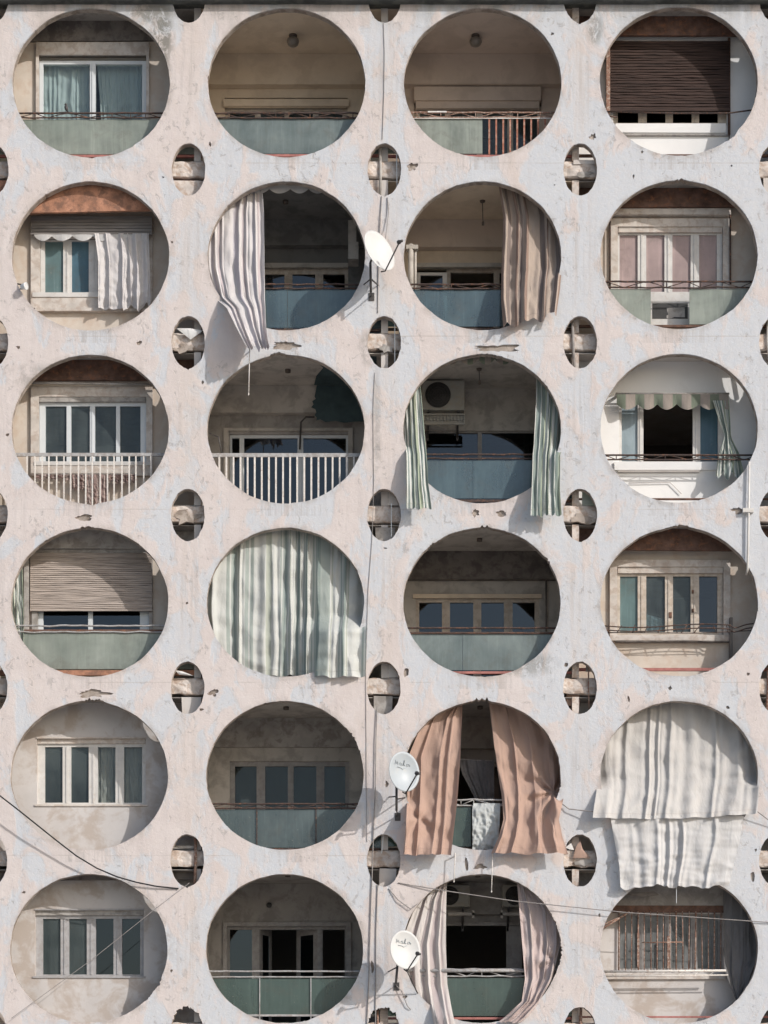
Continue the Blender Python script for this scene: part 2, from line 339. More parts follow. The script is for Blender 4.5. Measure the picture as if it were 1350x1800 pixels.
M['c_net'] = cloth('white_net_curtain', None, 1, (.66, .69, .68), (.55, .58, .57), .2, .35)
M['c_taupe'] = cloth('taupe_curtain', None, 1, (.42, .37, .33), (.3, .26, .24), .3, .25)
M['c_lav'] = cloth('lavender_grey_cloth', None, 1, (.66, .64, .64), (.46, .43, .44), .35, .2)
M['c_tarp'] = cloth('silver_tarp', None, 1, (.55, .58, .58), (.4, .42, .42), .3, .2)
M['c_rag'] = cloth('brown_rag', [(0, (.34, .25, .23)), (.4, (.46, .38, .35)), (.7, (.22, .16, .15))], 3, dirt=(.2, .15, .14))
M['cw_pure'] = cloth('clean_white_cloth', None, 1, (.82, .82, .81), (.7, .7, .7), .2, .15)

# ------------------------------------------------------------------ grid of openings
ROW = 304.35
def hole_c(r, c):
    return ([160, 504, 848.5, 1193.5][c]+[-.8, -.75, -.4, .1][c]*r, 145.6+ROW*r-[0, .4, .6, 3.0][c]*(1-r*.25))
HA, HB = 138.5, 131.0
def oval_c(r, k): return ([-14, 332, 676, 1020, 1364][k]-[.6, .6, .3, .1, 0][k]*r, -6+303.7*r)
OA, OB = 29.5, 46.0
def ceil_y(r): return 2.5+ROW*r          # facade coordinates of the ceiling above row r
def floor_y(r): return 273.5+ROW*r
PART = [(-46, -34), (342, 354), (670, 682), (1005, 1017), (1378, 1390)]   # dividing walls
def cz(r): return PZ(ceil_y(r))
def fz(r): return PZ(floor_y(r))
def bay_x(c): return PX(PART[c][1], .3)+.001, PX(PART[c+1][0], .3)-.001

BLD = empty('apartment_building', (CAM_X, 2.0, 0))
tag(BLD, 'weathered pale concrete apartment facade pierced by rows of large round and small oval openings', 'building')
def bpart(mb, name, mat, label=None):
    o = mb.build(name, mat, BLD)
    if label: o['label'] = label
    return o

# perforated screen -------------------------------------------------
NOTCH = {(3, 3): [(88, 6, 6), (88, 12, 3)], (4, 2): [(90, 6, 7), (-8, 5, 3)], (3, 2): [(88, 4, 6), (34, 3, 5), (130, 3, 3)], (1, 3): [(88, 4, 6)], (2, 2): [(84, 12, 2.5)],
         (3, 0): [(92, 5, 6)], (4, 0): [(86, 7, 7)], (2, 1): [(96, 5, 9)], (4, 1): [(32, 8, 3.5)], (5, 2): [(0, 14, 4), (20, 4, 3)], (0, 3): [(-48, 5, 5)],
         (5, 0): [(-28, 5, 5), (-40, 4, 3)], (0, 0): [(270, 3, 4), (300, 3, 2)], (2, 0): [(-88, 3, 5)], (5, 1): [(-75, 4, 2)]}
def ellipse(cx, cy, a, b, n, seed, notches=(), amp=1.0):
    pts = []
    for i in range(n):
        t = 2*math.pi*i/n; dg = math.degrees(t)
        j = amp*noise.noise(Vector((math.cos(t)*4+seed*7.3, math.sin(t)*4, seed)))+amp*.5*noise.noise(Vector((math.cos(t)*14, math.sin(t)*14, seed*3.1)))
        ch = noise.noise(Vector((math.cos(t)*20+seed*3.7, math.sin(t)*20, seed*1.9))); j += max(0, ch-.40)*amp*4.5*(.6+.8*noise.noise(Vector((dg*.5, seed, 4))))
        for (an, w, am) in notches:
            dd = (dg-an+180) % 360-180
            j += am*math.exp(-(dd/w)**4)*max(.05, .45+1.1*noise.noise(Vector((dg*.55, seed, 2))))
        pts.append((cx+(a+j)*math.cos(t), cy-(b+j)*math.sin(t)))
    return pts
HOLES = []
for r in range(6):
    for c in range(4):
        cx, cy = hole_c(r, c); HOLES.append((cx, cy, HA, HB, ellipse(cx, cy, HA, HB, 300, r*4+c+1, NOTCH.get((r, c), ()))))
for r in range(7):
    for k in range(5):
        cx, cy = oval_c(r, k)
        nt_ = [(270, 10, 3)] if (r+k) % 3 == 0 else []
        if r == 0:
            pts = [p for p in ellipse(cx, cy, OA, OB, 72, 50+k, nt_)]
            pts = [(x, max(y, -2)) for x, y in pts if y > -4]
            lo = [p for p in pts if p[1] > 0]; pts = lo
        else: pts = ellipse(cx, cy, OA, OB, 72, 50+r*5+k, nt_)
        if r == 6 and k in (1, 2): pts = [(x+random.uniform(-2.5, 2.5), y+random.uniform(-3, 3)) if y < 1790 else (x, y) for x, y in pts]
        HOLES.append((cx, cy, OA, OB, pts))
def in_holes(x, y, m=1.06): return any(((x-h[0])/(h[2]*m))**2+((y-h[1])/(h[3]*m))**2 < 1 for h in HOLES)

SP = [(150, 911, 13, 4), (171, 917, 13, 4), (163, 1219, 20, 5), (184, 1500, 24, 4), (500, 607, 18, 6), (872, 612, 30, 5), (900, 610, 9, 7), (1190, 310, 6, 4),
      (835, 902, 5, 5), (882, 903, 7, 4), (848, 917, 12, 4), (375, 1218, 9, 5), (366, 1226, 4, 7), (725, 293, 7, 5), (848, 1222, 14, 5), (1036, 268, 4, 9),
      (12, 926, 10, 4), (1300, 897, 11, 4), (1305, 900, 4, 3), (1183, 922, 12, 5), (163, 1529, 8, 6), (655, 1700, 3, 8), (500, 893, 16, 3), (1185, 1232, 3, 3),
      (850, 1193, 8, 4), (245, 603, 4, 3), (714, 1182, 4, 6), (708, 1170, 3, 3), (1042, 241, 5, 4), (690, 1538, 8, 4), (330, 347, 5, 7), (164, 1191, 13, 3),
      (1178, 1210, 3, 3), (1105, 1229, 2, 4), (995, 1168, 3, 3), (820, 1518, 3, 10), (845, 1524, 9, 3), (300, 1222, 6, 5), (1020, 656, 3, 5), (1323, 1540, 3, 8), (680, 1378, 3, 4)]
for i in range(70):
    SP.append((random.uniform(8, 1342), random.uniform(25, 1790), random.uniform(1.2, 4.0), random.uniform(1.0, 3.2)))
SPALLS = []
for i, (x, y, rx, ry) in enumerate(SP):
    n = 26 if rx > 4 else 9
    pts = []
    for k in range(n):
        t = 2*math.pi*k/n; q = 1+.75*noise.noise(Vector((math.cos(t)*1.3+i*5.1, math.sin(t)*1.3, i)))+.45*noise.noise(Vector((math.cos(t)*4+i*2.1, math.sin(t)*4, i*.7)))
        pts.append((x+1.15*rx*q*math.cos(t), y-1.3*ry*q*math.sin(t)))
    if any(in_holes(px, py, 1.02) for px, py in pts): continue
    if any(abs(x-s[0]) < rx*1.5+s[2]*1.5+2 and abs(y-s[1]) < ry*1.5+s[3]*1.5+2 for s in SPALLS): continue
    SPALLS.append((x, y, rx, ry, pts))
def filled(name, loops, d0, d1, mat):
    from mathutils.geometry import delaunay_2d_cdt
    vin, ein = [], []
    for L in loops:
        n0 = len(vin); vin += [Vector((PX(x), PZ(y))) for x, y in L]; ein += [(n0+i, n0+(i+1) % len(L)) for i in range(len(L))]
    inner = [[(PX(x), PZ(y)) for x, y in L] for L in loops[1:]]
    bb = [(min(p[0] for p in L), max(p[0] for p in L), min(p[1] for p in L), max(p[1] for p in L)) for L in inner]
    ov, oe, of = delaunay_2d_cdt(vin, ein, [], 1, 1e-6)[:3]
    def inside(x, y):
        for (xa, xb, ya, yb), L in zip(bb, inner):
            if xa < x < xb and ya < y < yb:
                c = False; j = len(L)-1
                for i in range(len(L)):
                    if (L[i][1] > y) != (L[j][1] > y) and x < (L[j][0]-L[i][0])*(y-L[i][1])/(L[j][1]-L[i][1])+L[i][0]: c = not c
                    j = i
                if c: return True
        return False
    tris = []
    for f in of:
        cx = sum(ov[i].x for i in f)/3; cy = sum(ov[i].y for i in f)/3
        if not inside(cx, cy):
            a, b, c = (ov[i] for i in f)
            tris.append(tuple(f) if (b-a).cross(c-a) > 0 else tuple(f)[::-1])
    ed = {}
    for t in tris:
        for i in range(3):
            e = (t[i], t[(i+1) % 3])
            if e[::-1] in ed: del ed[e[::-1]]
            else: ed[e] = 1
    n = len(ov); m = MB()
    m.v = [(v.x, d0, v.y) for v in ov]+[(v.x, d1, v.y) for v in ov]; m.uv = [(0, 0)]*(2*n)
    for t in tris: m.f += [list(t), [i+n for i in t[::-1]]]; m.sm += [False, False]
    for a, b in ed: m.f.append([a, a+n, b+n, b]); m.sm.append(False)
    return m.build(name, mat, BLD)
outer = [(-120, -1), (1470, -1), (1470, 2275), (-120, 2275)]
skin = filled('facade_screen', [outer]+[h[4] for h in HOLES]+[s[4] for s in SPALLS], 0, .034, M['facade'])
core = filled('screen_core', [outer]+[[(h[0]+(x-h[0])*.9985, h[1]+(y-h[1])*.9985) for x, y in h[4]] for h in HOLES], .036, .15, M['core'])
core['label'] = 'rough concrete thickness of the screen seen inside the openings'

# eave --------------------------------------------------------------
e = MB()
z0 = PZ(8)
n = 60
for i in range(n):
    xa, xb = -140+i*1630/n, -140+(i+1)*1630/n
    dz = [.012*noise.noise(Vector((x*.02, 3, 1))) for x in (xa, xb)]
    A = [(PX(x), y, z0+dz_+(.0 if y > -.14 else 0)) for (x, dz_) in ((xa, dz[0]), (xb, dz[1])) for y in (-.15, -.003)]
    B = [(p[0], p[1], z0+.5) for p in A]
    e.add(A+B, [(0, 2, 3, 1), (4, 5, 7, 6), (0, 4, 6, 2)])
e.box(PX(-140), PX(1490), -.003, 5.6, cz(0), cz(0)+.4)
bpart(e, 'roof_eave', M['roof'])
# slabs, dividing walls, back ---------------------------------------
for r in range(-1, 7):
    s = MB(); zt = PZ(floor_y(r)); zb = PZ(ceil_y(r+1))
    if r == -1: continue
    n = 300; xs = [PX(-120)+(PX(1470)-PX(-120))*i/n for i in range(n+1)]; K = 7; vs = []; w_ = K+3
    for x in xs:
        lo = max(0, noise.noise(Vector((x*2.3, r*3.1, 4)))-.15)
        for k in range(K+1):
            t = k/K; q = Vector((x*5, r*7.7, t*2.2)); e_ = .03*noise.noise(q)+.012*noise.noise(q*2.7)
            ed_ = (t*(1-t)*4)**.4; br = .10*lo*max(0, t-.55)
            vs.append((x, .20-.03*ed_+e_*.8+br*2, zt-(zt-zb)*t+.02*noise.noise(Vector((x*6, r, t*3)))-(.012 if k == 0 else 0)+(.03+lo*.16 if k == K else 0)))
        vs += [(x, 5.2, zb+.06), (x, 5.2, zt-.02)]
    fs = []
    for i in range(n):
        for k in range(w_): fs.append((i*w_+k, i*w_+(k+1) % w_, (i+1)*w_+(k+1) % w_, (i+1)*w_+k))
    s.add(vs, fs); bpart(s, 'floor_slab', M['slab'])
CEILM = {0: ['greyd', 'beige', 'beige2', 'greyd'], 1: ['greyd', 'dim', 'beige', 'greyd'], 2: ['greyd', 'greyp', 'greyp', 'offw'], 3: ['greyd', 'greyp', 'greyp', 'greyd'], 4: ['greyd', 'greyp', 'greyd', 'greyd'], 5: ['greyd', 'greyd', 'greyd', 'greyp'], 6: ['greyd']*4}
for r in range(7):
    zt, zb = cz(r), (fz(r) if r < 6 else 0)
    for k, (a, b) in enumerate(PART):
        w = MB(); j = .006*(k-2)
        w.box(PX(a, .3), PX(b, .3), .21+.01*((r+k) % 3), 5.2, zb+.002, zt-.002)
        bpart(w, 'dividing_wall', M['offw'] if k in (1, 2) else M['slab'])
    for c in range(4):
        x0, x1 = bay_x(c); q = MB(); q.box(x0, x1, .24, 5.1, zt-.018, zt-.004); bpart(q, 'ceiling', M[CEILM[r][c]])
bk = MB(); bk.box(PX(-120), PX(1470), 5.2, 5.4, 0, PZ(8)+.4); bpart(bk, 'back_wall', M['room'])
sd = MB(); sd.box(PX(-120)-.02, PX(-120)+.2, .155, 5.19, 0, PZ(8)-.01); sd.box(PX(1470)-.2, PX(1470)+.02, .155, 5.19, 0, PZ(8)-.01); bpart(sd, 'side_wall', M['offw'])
gp = MB(); gp.quad((-900, -900, 0), (900, -900, 0), (900, 900, 0), (-900, 900, 0)); tag(gp.build('ground', M['ground']), kind='structure')

# ------------------------------------------------------------------ building blocks
def wall_with_opening(r, c, d, t, open_rect, mat, name='back_wall', label=None, xr=None):
    """open_rect in world coordinates (x0,x1,z0,z1)"""
    x0, x1 = xr or bay_x(c); z0, z1 = fz(r)+.001, cz(r)-.019
    a0, a1, b0, b1 = open_rect; b0 = max(b0, z0); w = MB()
    w.box(x0, a0, d, d+t, z0, z1); w.box(a1, x1, d, d+t, z0, z1)
    if b1 < z1: w.box(a0, a1, d, d+t, b1, z1)
    if b0 > z0+.01: w.box(a0, a1, d, d+t, z0, b0)
    return bpart(w, name, M[mat], label)
def rect_w(x0, y0, x1, y1, d): return PX(x0, d), PX(x1, d), PZ(y1, d), PZ(y0, d)
def window(x0, y0, x1, y1, d, panes, py, fmat, pmats, label=None, depth=.07, name='window'):
    f = MB(); ya, yb = py
    f.pbox(x0, y0, x1, ya, d, d+depth); f.pbox(x0, yb, x1, y1, d, d+depth)
    ed = [x0]
    for a, b in panes: ed += [a, b]
    ed.append(x1)
    for i in range(0, len(ed), 2):
        a, b = ed[i], ed[i+1]
        if b-a < .3: continue
        if 0 < i < len(ed)-2 and b-a > 8:
            m = (a+b)/2; f.pbox(a, ya, m-.7, yb, d, d+depth); f.pbox(m+.7, ya, b, yb, d, d+depth); f.pbox(m-.7, ya, m+.7, yb, d+.02, d+depth)
            f.pbox(m-1.6, ya, m+1.6, yb, d-.012, d-.001)
        else: f.pbox(a, ya, b, yb, d, d+depth)
    w = f.build(name, M[fmat], BLD)
    if label: w['label'] = label
    for i, (a, b) in enumerate(panes):
        pm = pmats[i] if isinstance(pmats, (list, tuple)) else pmats
        if pm is None: continue
        q = MB(); q.pbox(a, ya, b, yb, d+.035, d+.043); q.build('pane', M[pm], w)
    return w
def surround(x0, y0, x1, y1, d0, d1, inner, mat, name='window_surround', label=None):
    """raised box around a window; inner pixel rect at the same plane"""
    a, b, cc, dd = inner; s = MB()
    s.pbox(x0, y0, x1, b, d0, d1); s.pbox(x0, dd, x1, y1, d0, d1) if y1 > dd else None
    s.pbox(x0, b, a, dd, d0, d1); s.pbox(cc, b, x1, dd, d0, d1)
    return bpart(s, name, M[mat], label)
def truss_rail(r, c, y0, y1, mat, d=.27, sag=1.5, seed=0, label=None, zig=True):
    x0, x1 = bay_x(c); m = MB(); rnd = random.Random(seed); N = 40
    for y, rr in ((y0, .016), (y1, .014)):
        m.tube([(x0+(x1-x0)*i/N, d, PZ(y+sag*noise.noise(Vector((i*.35, y, seed))), d)) for i in range(N+1)], rr, 6)
    if zig:
        x = x0+.1; up = True
        while x < x1-.35:
            w = rnd.uniform(.22, .42); ya, yb = (y1, y0) if up else (y0, y1)
            m.tube([(x, d, PZ(ya, d)), (x+w*.5, d, PZ((ya+yb)/2+rnd.uniform(-1, 1), d)), (x+w, d, PZ(yb, d))], .008, 5); x += w; up = not up
            if rnd.random() < .4: m.tube([(x, d, PZ(y0, d)), (x, d, PZ(y1, d))], .009, 5)
    return bpart(m, 'balcony_railing', M[mat], label)
def panel(rail, x0, x1, y0, y1, mat, d=.29, label=None):
    q = MB(); q.pbox(x0, y0, x1, y1, d, d+.012); o = q.build('glass_panel', M[mat], rail)
    if label: o['label'] = label
    return o
def kick_rail(r, c, y, mat='tile', d=.27, h=4):
    x0, x1 = bay_x(c); m = MB(); m.box(x0, x1, d, d+.05, PZ(y+h, d), PZ(y, d)); return bpart(m, 'kick_rail', M[mat])
def slat_blind(x0, y0, x1, y1, d, pitch, mat, name='roller_blind', label=None, warp=1.0):
    m = MB(); y = y0; i = 0
    while y < y1-.5:
        h = pitch*random.uniform(.82, .96); yb = min(y+h, y1); N = 16; vs = []
        for k in range(N+1):
            x = x0+(x1-x0)*k/N; wv = warp*noise.noise(Vector((x*.03, i*1.7, 3)))
            w2 = warp*.8*noise.noise(Vector((x*.05, i*2.3, 9)))
            dd = d+.006*noise.noise(Vector((x*.04, i*.9, 5)))
            vs += [P(x, y+wv*.6, dd+.012), P(x, yb+w2*.6, dd), P(x, yb+w2*.6, dd+.022)]
        fs = [(k*3, k*3+1, k*3+4, k*3+3) for k in range(N)]+[(k*3+1, k*3+2, k*3+5, k*3+4) for k in range(N)]
        m.add(vs, fs); y += pitch; i += 1
    m.pbox(x0+1, y0, x1-1, y1-1, d+.03, d+.034)
    m.pbox(x0-.5, y1-2.5, x1+.5, y1+.8, d-.012, d+.03)
    return bpart(m, name, M[mat], label)
def front_panel(r, c, y1, d, mat, tilt=0, label=None, x0=None, x1=None, thick=.06):
    a, b = bay_x(c); m = MB()
    zt = cz(r)-.02; N = 14; vs = []
    for i in range(N+1):
        x = a+(b-a)*i/N; px = i/N; zz = PZ(y1+tilt*(.5-px)+.8*noise.noise(Vector((x*2, r, c))), d)
        vs += [(x, d, zt), (x, d, zz), (x, d+thick, zz), (x, d+thick, zt)]
    fs = [(i*4+k, i*4+(k+1) % 4, (i+1)*4+(k+1) % 4, (i+1)*4+k) for i in range(N) for k in range(4)]
    m.add(vs, fs); return bpart(m, 'lintel_panel', M[mat], label)
def ledge(x0, y0, x1, y1, d0, d1, mat, name='window_sill', jit=.004):
    m = MB(); m.pbox(x0, y0, x1, y1, d0, d1, jit); return bpart(m, name, M[mat])
def lerp_rows(rows, v):
    t = v*(len(rows)-1) if False else None
    y = rows[0][0]+(rows[-1][0]-rows[0][0])*v
    for a, b in zip(rows, rows[1:]):
        if y <= b[0] or b is rows[-1]:
            f = (y-a[0])/(b[0]-a[0]); return [p+(q-p)*f for p, q in zip(a, b)]
def curtain(label, mat, rows, folds, amp, seed, name='curtain', cat='curtain', group=None, jag=3., top_amp=.6, wr=.018, nu=None, nv=56, second=.35, tops=None, bots=None, warp=.5, parent=None, dfun=None, knots=()):
    nu = nu or max(50, int(folds*16)); m = MB(); vs, uvs = [], []
    def ph(u):
        w = u
        for q, (f, a) in enumerate(((1.3, .10), (2.7, .05), (5.1, .022))): w += warp*a*math.sin(2*math.pi*(f*u)+seed*1.7+q*2.1)
        return w
    for j in range(nv+1):
        v = j/nv
        for i in range(nu+1):
            u = i/nu
            y, xl, xr, d = lerp_rows(rows, v)
            p = 2*math.pi*folds*ph(u)+1.5*noise.noise(Vector((u*3, v*1.4, seed)))+.6*noise.noise(Vector((u*9, v*2.6, seed+2)))
            A = amp*(top_amp+(1-top_amp)*v)*(.7+.6*abs(noise.noise(Vector((u*folds*.7, v*1.2, seed+4)))))
            s_ = math.sin(p); pl = 1-2*abs(math.sin(p/2))**.75; f = .35*s_+.75*pl*(.6+.5*noise.noise(Vector((u*folds*.9, v*.8, seed+7))))+second*.7*math.sin(2*p+1.1)+.25*math.sin(.5*p+seed)
            dd = d-A*f+wr*noise.noise(Vector((u*9, v*14, seed*2)))*(0.4+v)+wr*1.6*noise.noise(Vector((u*4+v*2, v*5-u*3, seed*2+5)))
            dd -= wr*.9*(1-3*abs(noise.noise(Vector((u*folds*.8+v*1.5, v*4-u*2, seed+9)))))*(.3+.7*v)
            x = xl+(xr-xl)*u+A*45*math.cos(p)*.55
            if dfun: dd += dfun(u, v)
            for (kx, ky, ka, kn, kr) in knots:
                rx_, ry_ = x-kx, y-ky; ds = math.hypot(rx_, ry_)
                dd -= ka*math.sin(math.atan2(ry_, rx_)*kn+seed)*min(1, ds/14)*math.exp(-(ds/kr)**2)
                dd += ka*1.2*math.exp(-(ds/9)**2)
            yy = y
            if tops: yy += tops(u)*(1-v)
            if v > .8: yy += (v-.8)/.2*(jag*noise.noise(Vector((u*folds*1.4, seed, 1)))*2-jag*.8*f*.5)
            if bots: yy += bots(u)*v
            vs.append(P(x, yy, dd)); uvs.append((ph(u), v))
    fs = [(j*(nu+1)+i, j*(nu+1)+i+1, (j+1)*(nu+1)+i+1, (j+1)*(nu+1)+i) for j in range(nv) for i in range(nu)]
    m.add(vs, fs, True, uvs)
    loc = P((rows[0][1]+rows[0][2])/2, rows[0][0], rows[0][3]) if parent is None else None
    o = m.build(name, M[mat], parent, loc)
    if parent is None: tag(o, label, cat, group)
    return o
def edge_step(y0, y1, yc, left=True, right=True, hi=.13, lo=.13, w=.22):
    """the cloth lies behind the rim above yc and in front of it below, only where it crosses the rim"""
    vc = (yc-y0)/(y1-y0); t3 = lambda a, b, x: (lambda t: t*t*(3-2*t))(min(1, max(0, (x-a)/(b-a))))
    def f(u, v):
        E = max((1-t3(0, w, u)) if left else 0, t3(1-w, 1, u) if right else 0); k = t3(vc-.035, vc+.035, v)
        return E*(hi*(1-k)-lo*k)*math.exp(-((v-vc)/.28)**2)
    return f
def valance(label, mat, x0, x1, y0, y1, d, scal, deep, seed=0, group='scalloped valances', wav=.015, bow=0):
    m = MB(); N = 120; J = 6; vs, uvs = [], []
    for j in range(J+1):
        for i in range(N+1):
            u = i/N; x = x0+(x1-x0)*u
            yb = y1+deep*(abs(math.sin(math.pi*(scal*u+.15*noise.noise(Vector((u*3, seed, 0))))))**.8)-deep*.5
            y = y0+(yb-y0)*j/J-bow*(1-(2*u-1)**2)
            vs.append(P(x, y, d+wav*math.sin(u*scal*math.pi*2+seed)*j/J)); uvs.append((u, j/J))
    fs = [(j*(N+1)+i, j*(N+1)+i+1, (j+1)*(N+1)+i+1, (j+1)*(N+1)+i) for j in range(J) for i in range(N)]
    m.add(vs, fs, True, uvs); o = m.build('valance', M[mat], None, P(x0, y0, d)); return tag(o, label, 'valance', group)
def wire(label, pts, r, mat, name='cable', cat='cable', group=None, sag=0, n=24):
    P0 = [P(*p) for p in pts]; L = []
    for a, b in zip(P0, P0[1:]):
        for i in range(n): t = i/n; L.append(a.lerp(b, t)+Vector((0, 0, -sag*4*t*(1-t))))
    L.append(P0[-1]); m = MB(); m.tube(L, r, 6); o = m.build(name, M[mat], None, P0[0]); return tag(o, label, cat, group)
def sst(a, b, x):
    t = min(1, max(0, (x-a)/(b-a))); return t*t*(3-2*t)
# ------------------------------------------------------------------ shallow bays (left and right columns)
BOX, WALL = .60, .66
def box_bay(r, c, outer, inner, wallmat, trimmat='trim', wt=.16):
    ow = rect_w(*inner, BOX); wall_with_opening(r, c, WALL, wt, ow, wallmat)
    surround(*outer, BOX, WALL+.05, inner, trimmat)
def flat_bay(r, c, rect, wallmat, d=.60, wt=.16):
    wall_with_opening(r, c, d, wt, rect_w(*rect, d), wallmat)

# row 0, left: sliding window with pleated curtains
box_bay(0, 0, (63, 74, 262, 262), (68, 96, 257, 232), 'cream')
front_panel(0, 0, 72, .62, 'sooty', 3)
window(66, 107, 259, 240, .68, [(76, 158), (168, 250)], (113, 228), 'alu', 'clear', 'white aluminium sliding window with curtains behind')
curtain('pale pleated curtain behind the left sash of the top left sliding window', 'c_net', [(104, 64, 165, .84), (240, 64, 165, .84)], 9, .035, 3, cat='curtain', group='curtains behind window panes', jag=0)
curtain('narrowly pleated curtain behind the right sash of the top left sliding window', 'c_net', [(104, 170, 262, .86), (240, 180, 262, .86)], 14, .022, 5, cat='curtain', group='curtains behind window panes', jag=0)
rl = truss_rail(0, 0, 199, 207, 'iron', seed=1, label='dark rusty truss rail over a frosted green panel')
panel(rl, -20, 345, 210, 271, 'pgreen'); kick_rail(0, 0, 272)
b = MB(); bc = P(116.5, 190, .26)
for s, (dx, dz, rx, rz) in enumerate(((0, 0, .032, .055), (-.008, .062, .02, .022))):
    b.lathe(bc+Vector((dx, 0, dz)), (-.25, 0, 1), [(rx*math.sin(math.pi*q/8)+.0005, -rz*math.cos(math.pi*q/8)) for q in range(9)], 12)
b.add([bc+Vector(v) for v in ((.01, -.01, -.03), (.06, 0, -.085), (.045, .02, -.09), (.0, .02, -.04))], [(0, 1, 2, 3)])
b.add([bc+Vector(v) for v in ((-.026, 0, .068), (-.045, -.004, .060), (-.026, -.008, .058), (-.024, .006, .060))], [(0, 1, 2), (0, 3, 1)])
b.tube([bc+Vector((-.006, 0, -.05)), bc+Vector((-.006, 0, -.085))], .004, 5); b.tube([bc+Vector((.01, 0, -.05)), bc+Vector((.01, 0, -.085))], .004, 5)
tag(b.build('pigeon', M['dmetal'], None, bc), 'small dark pigeon perched on the rusty rail before the curtained window', 'bird')

# row 1, left: rusty panel, blind box, half drawn cloth
box_bay(1, 0, (54, 408, 268, 541), (70, 418, 262, 515), 'cream')
front_panel(1, 0, 372, .19, 'rust', 9, 'sunlit orange rusty lintel panel')
slat_blind(54, 380, 267, 411, .50, 5.5, 'woodg')
window(60, 412, 270, 520, .68, [(79, 111), (126, 156), (172, 203), (216, 250)], (424, 514), 'wframe', ['tealp', 'patp', 'dirtyp', 'dirtyp'], 'cream framed window with teal panes')
ledge(57, 514, 262, 522, .585, .68, 'wframe'); ledge(62, 541, 262, 546, .56, .66, 'trim')
valance('white scalloped valance under the grey blind box', 'c_white', 60, 262, 411, 419, .49, 6, 9, 1)
curtain('white cloth drawn over the right half of the second left window', 'c_lav', [(410, 166, 262, .47), (460, 172, 264, .46), (542, 172, 266, .46)], 5.2, .09, 8, jag=7, top_amp=.5)
fl = empty('floodlight', P(40, 503, -.02))
q = MB(); ax = Vector((.85, -.45, -.05)); fc = P(45, 503, -.12)
q.lathe(fc, ax, [(.001, -.10), (.03, -.10), (.045, -.07), (.06, -.01), (.065, .015), (.055, .016)], 20); q.build('lamp_housing', M['alu'], fl)
q = MB(); q.lathe(fc, ax, [(.055, .013), (.03, .010), (.0005, .009)], 20); q.build('lamp_lens', M['dish'], fl)
q = MB(); q.tube([P(31, 499, .02), P(40, 501, -.08)], .014, 8); q.tube([P(35, 508, .0), P(42, 508, -.09)], .010, 8); q.build('mounting_arm', M['dmetal'], fl)
tag(fl, 'small white floodlight fixed to the rim of the second left opening', 'floodlight')

# row 2, left: four pane window, white bar railing, rags
box_bay(2, 0, (54, 680, 268, 836), (68, 697, 257, 815), 'cream')
front_panel(2, 0, 668, .52, 'rustd', 0)
m = MB(); m.tube([P(40, 673, .5), P(110, 673.5, .5), P(280, 676, .5)], .018, 8); bpart(m, 'conduit_pipe', M['lint'])
ledge(68, 697, 256, 706, .62, .74, 'lint', 'shutter_box')
window(66, 704, 259, 820, .68, [(80, 117), (125, 158), (167, 204), (211, 247)], (714, 811), 'alu', 'dirtyp', 'white aluminium four pane window with dark panes')
ledge(60, 811, 264, 818, .585, .66, 'wframe')
rl = MB(); x0, x1 = bay_x(0); d = .26
rl.box(x0, x1, d, d+.035, PZ(801.5, d), PZ(796, d)); rl.box(x0, x1, d, d+.03, PZ(893, d), PZ(888, d))
R2 = bpart(rl, 'balcony_railing', M['irong'], 'grey top rail with white upright bars')
def bars(rail, xs, y0, y1, w, d, mat='ironw'):
    for x in xs:
        q = MB(); q.pbox(x-w/2, y0, x+w/2, y1, d, d+.02, .001); q.build('baluster', M[mat], rail)
bars(R2, [48+i*12.75+(.6 if i % 3 else -.5) for i in range(18)], 801, 889, 2.3, .262)
for i, (xa, xb, y1, s) in enumerate(((62, 126, 842, 1), (126, 150, 858, 2), (150, 190, 884, 3), (190, 240, 846, 4))):
    curtain(['short brown rag along the sill behind the white bars', 'narrow reddish rag hung beside the short rag behind white bars', 'longest torn brown rag hanging behind the white bars', 'brown cloth strip at the right end of the sill behind white bars'][i],
            'c_rag', [(834, xa, xb, .52), (y1, xa+1, xb-1, .50)], 3+i, .02, 20+i, name='rag', cat='rag', group='rags hung on the sill', jag=6)

# row 3, left: slatted blind
box_bay(3, 0, (56, 966, 268, 1112), (66, 1060, 262, 1110), 'cream', 'lint')
front_panel(3, 0, 964, .54, 'lint', 0)
slat_blind(53, 972, 267, 1073, .56, 3.6, 'woodl', label='sun bleached wooden slat blind pulled most of the way down', warp=2.4)
m = MB(); m.pbox(42, 960, 50, 1112, .52, .6); bpart(m, 'blind_guide_rail', M['lint'])
window(62, 1060, 268, 1125, .68, [(76, 155), (163, 246)], (1066, 1118), 'alu', 'clearb', 'white aluminium window half hidden by the slat blind')
curtain('pale green cloth tucked into the left edge of the blind opening', 'c_green2', [(985, 16, 39, .30), (1130, 18, 42, .30)], 2.2, .04, 31)
rl = truss_rail(3, 0, 1100, 1111, 'irong', seed=5, sag=2.5, zig=False, label='bent grey wire rail over a green panel')
ledge(42, 1106.5, 345, 1112.5, .28, .31, 'rustd', 'kick_rail', 0); panel(rl, 41, 345, 1113, 1176, 'pgreen'); kick_rail(3, 0, 1178, 'rust', h=9)

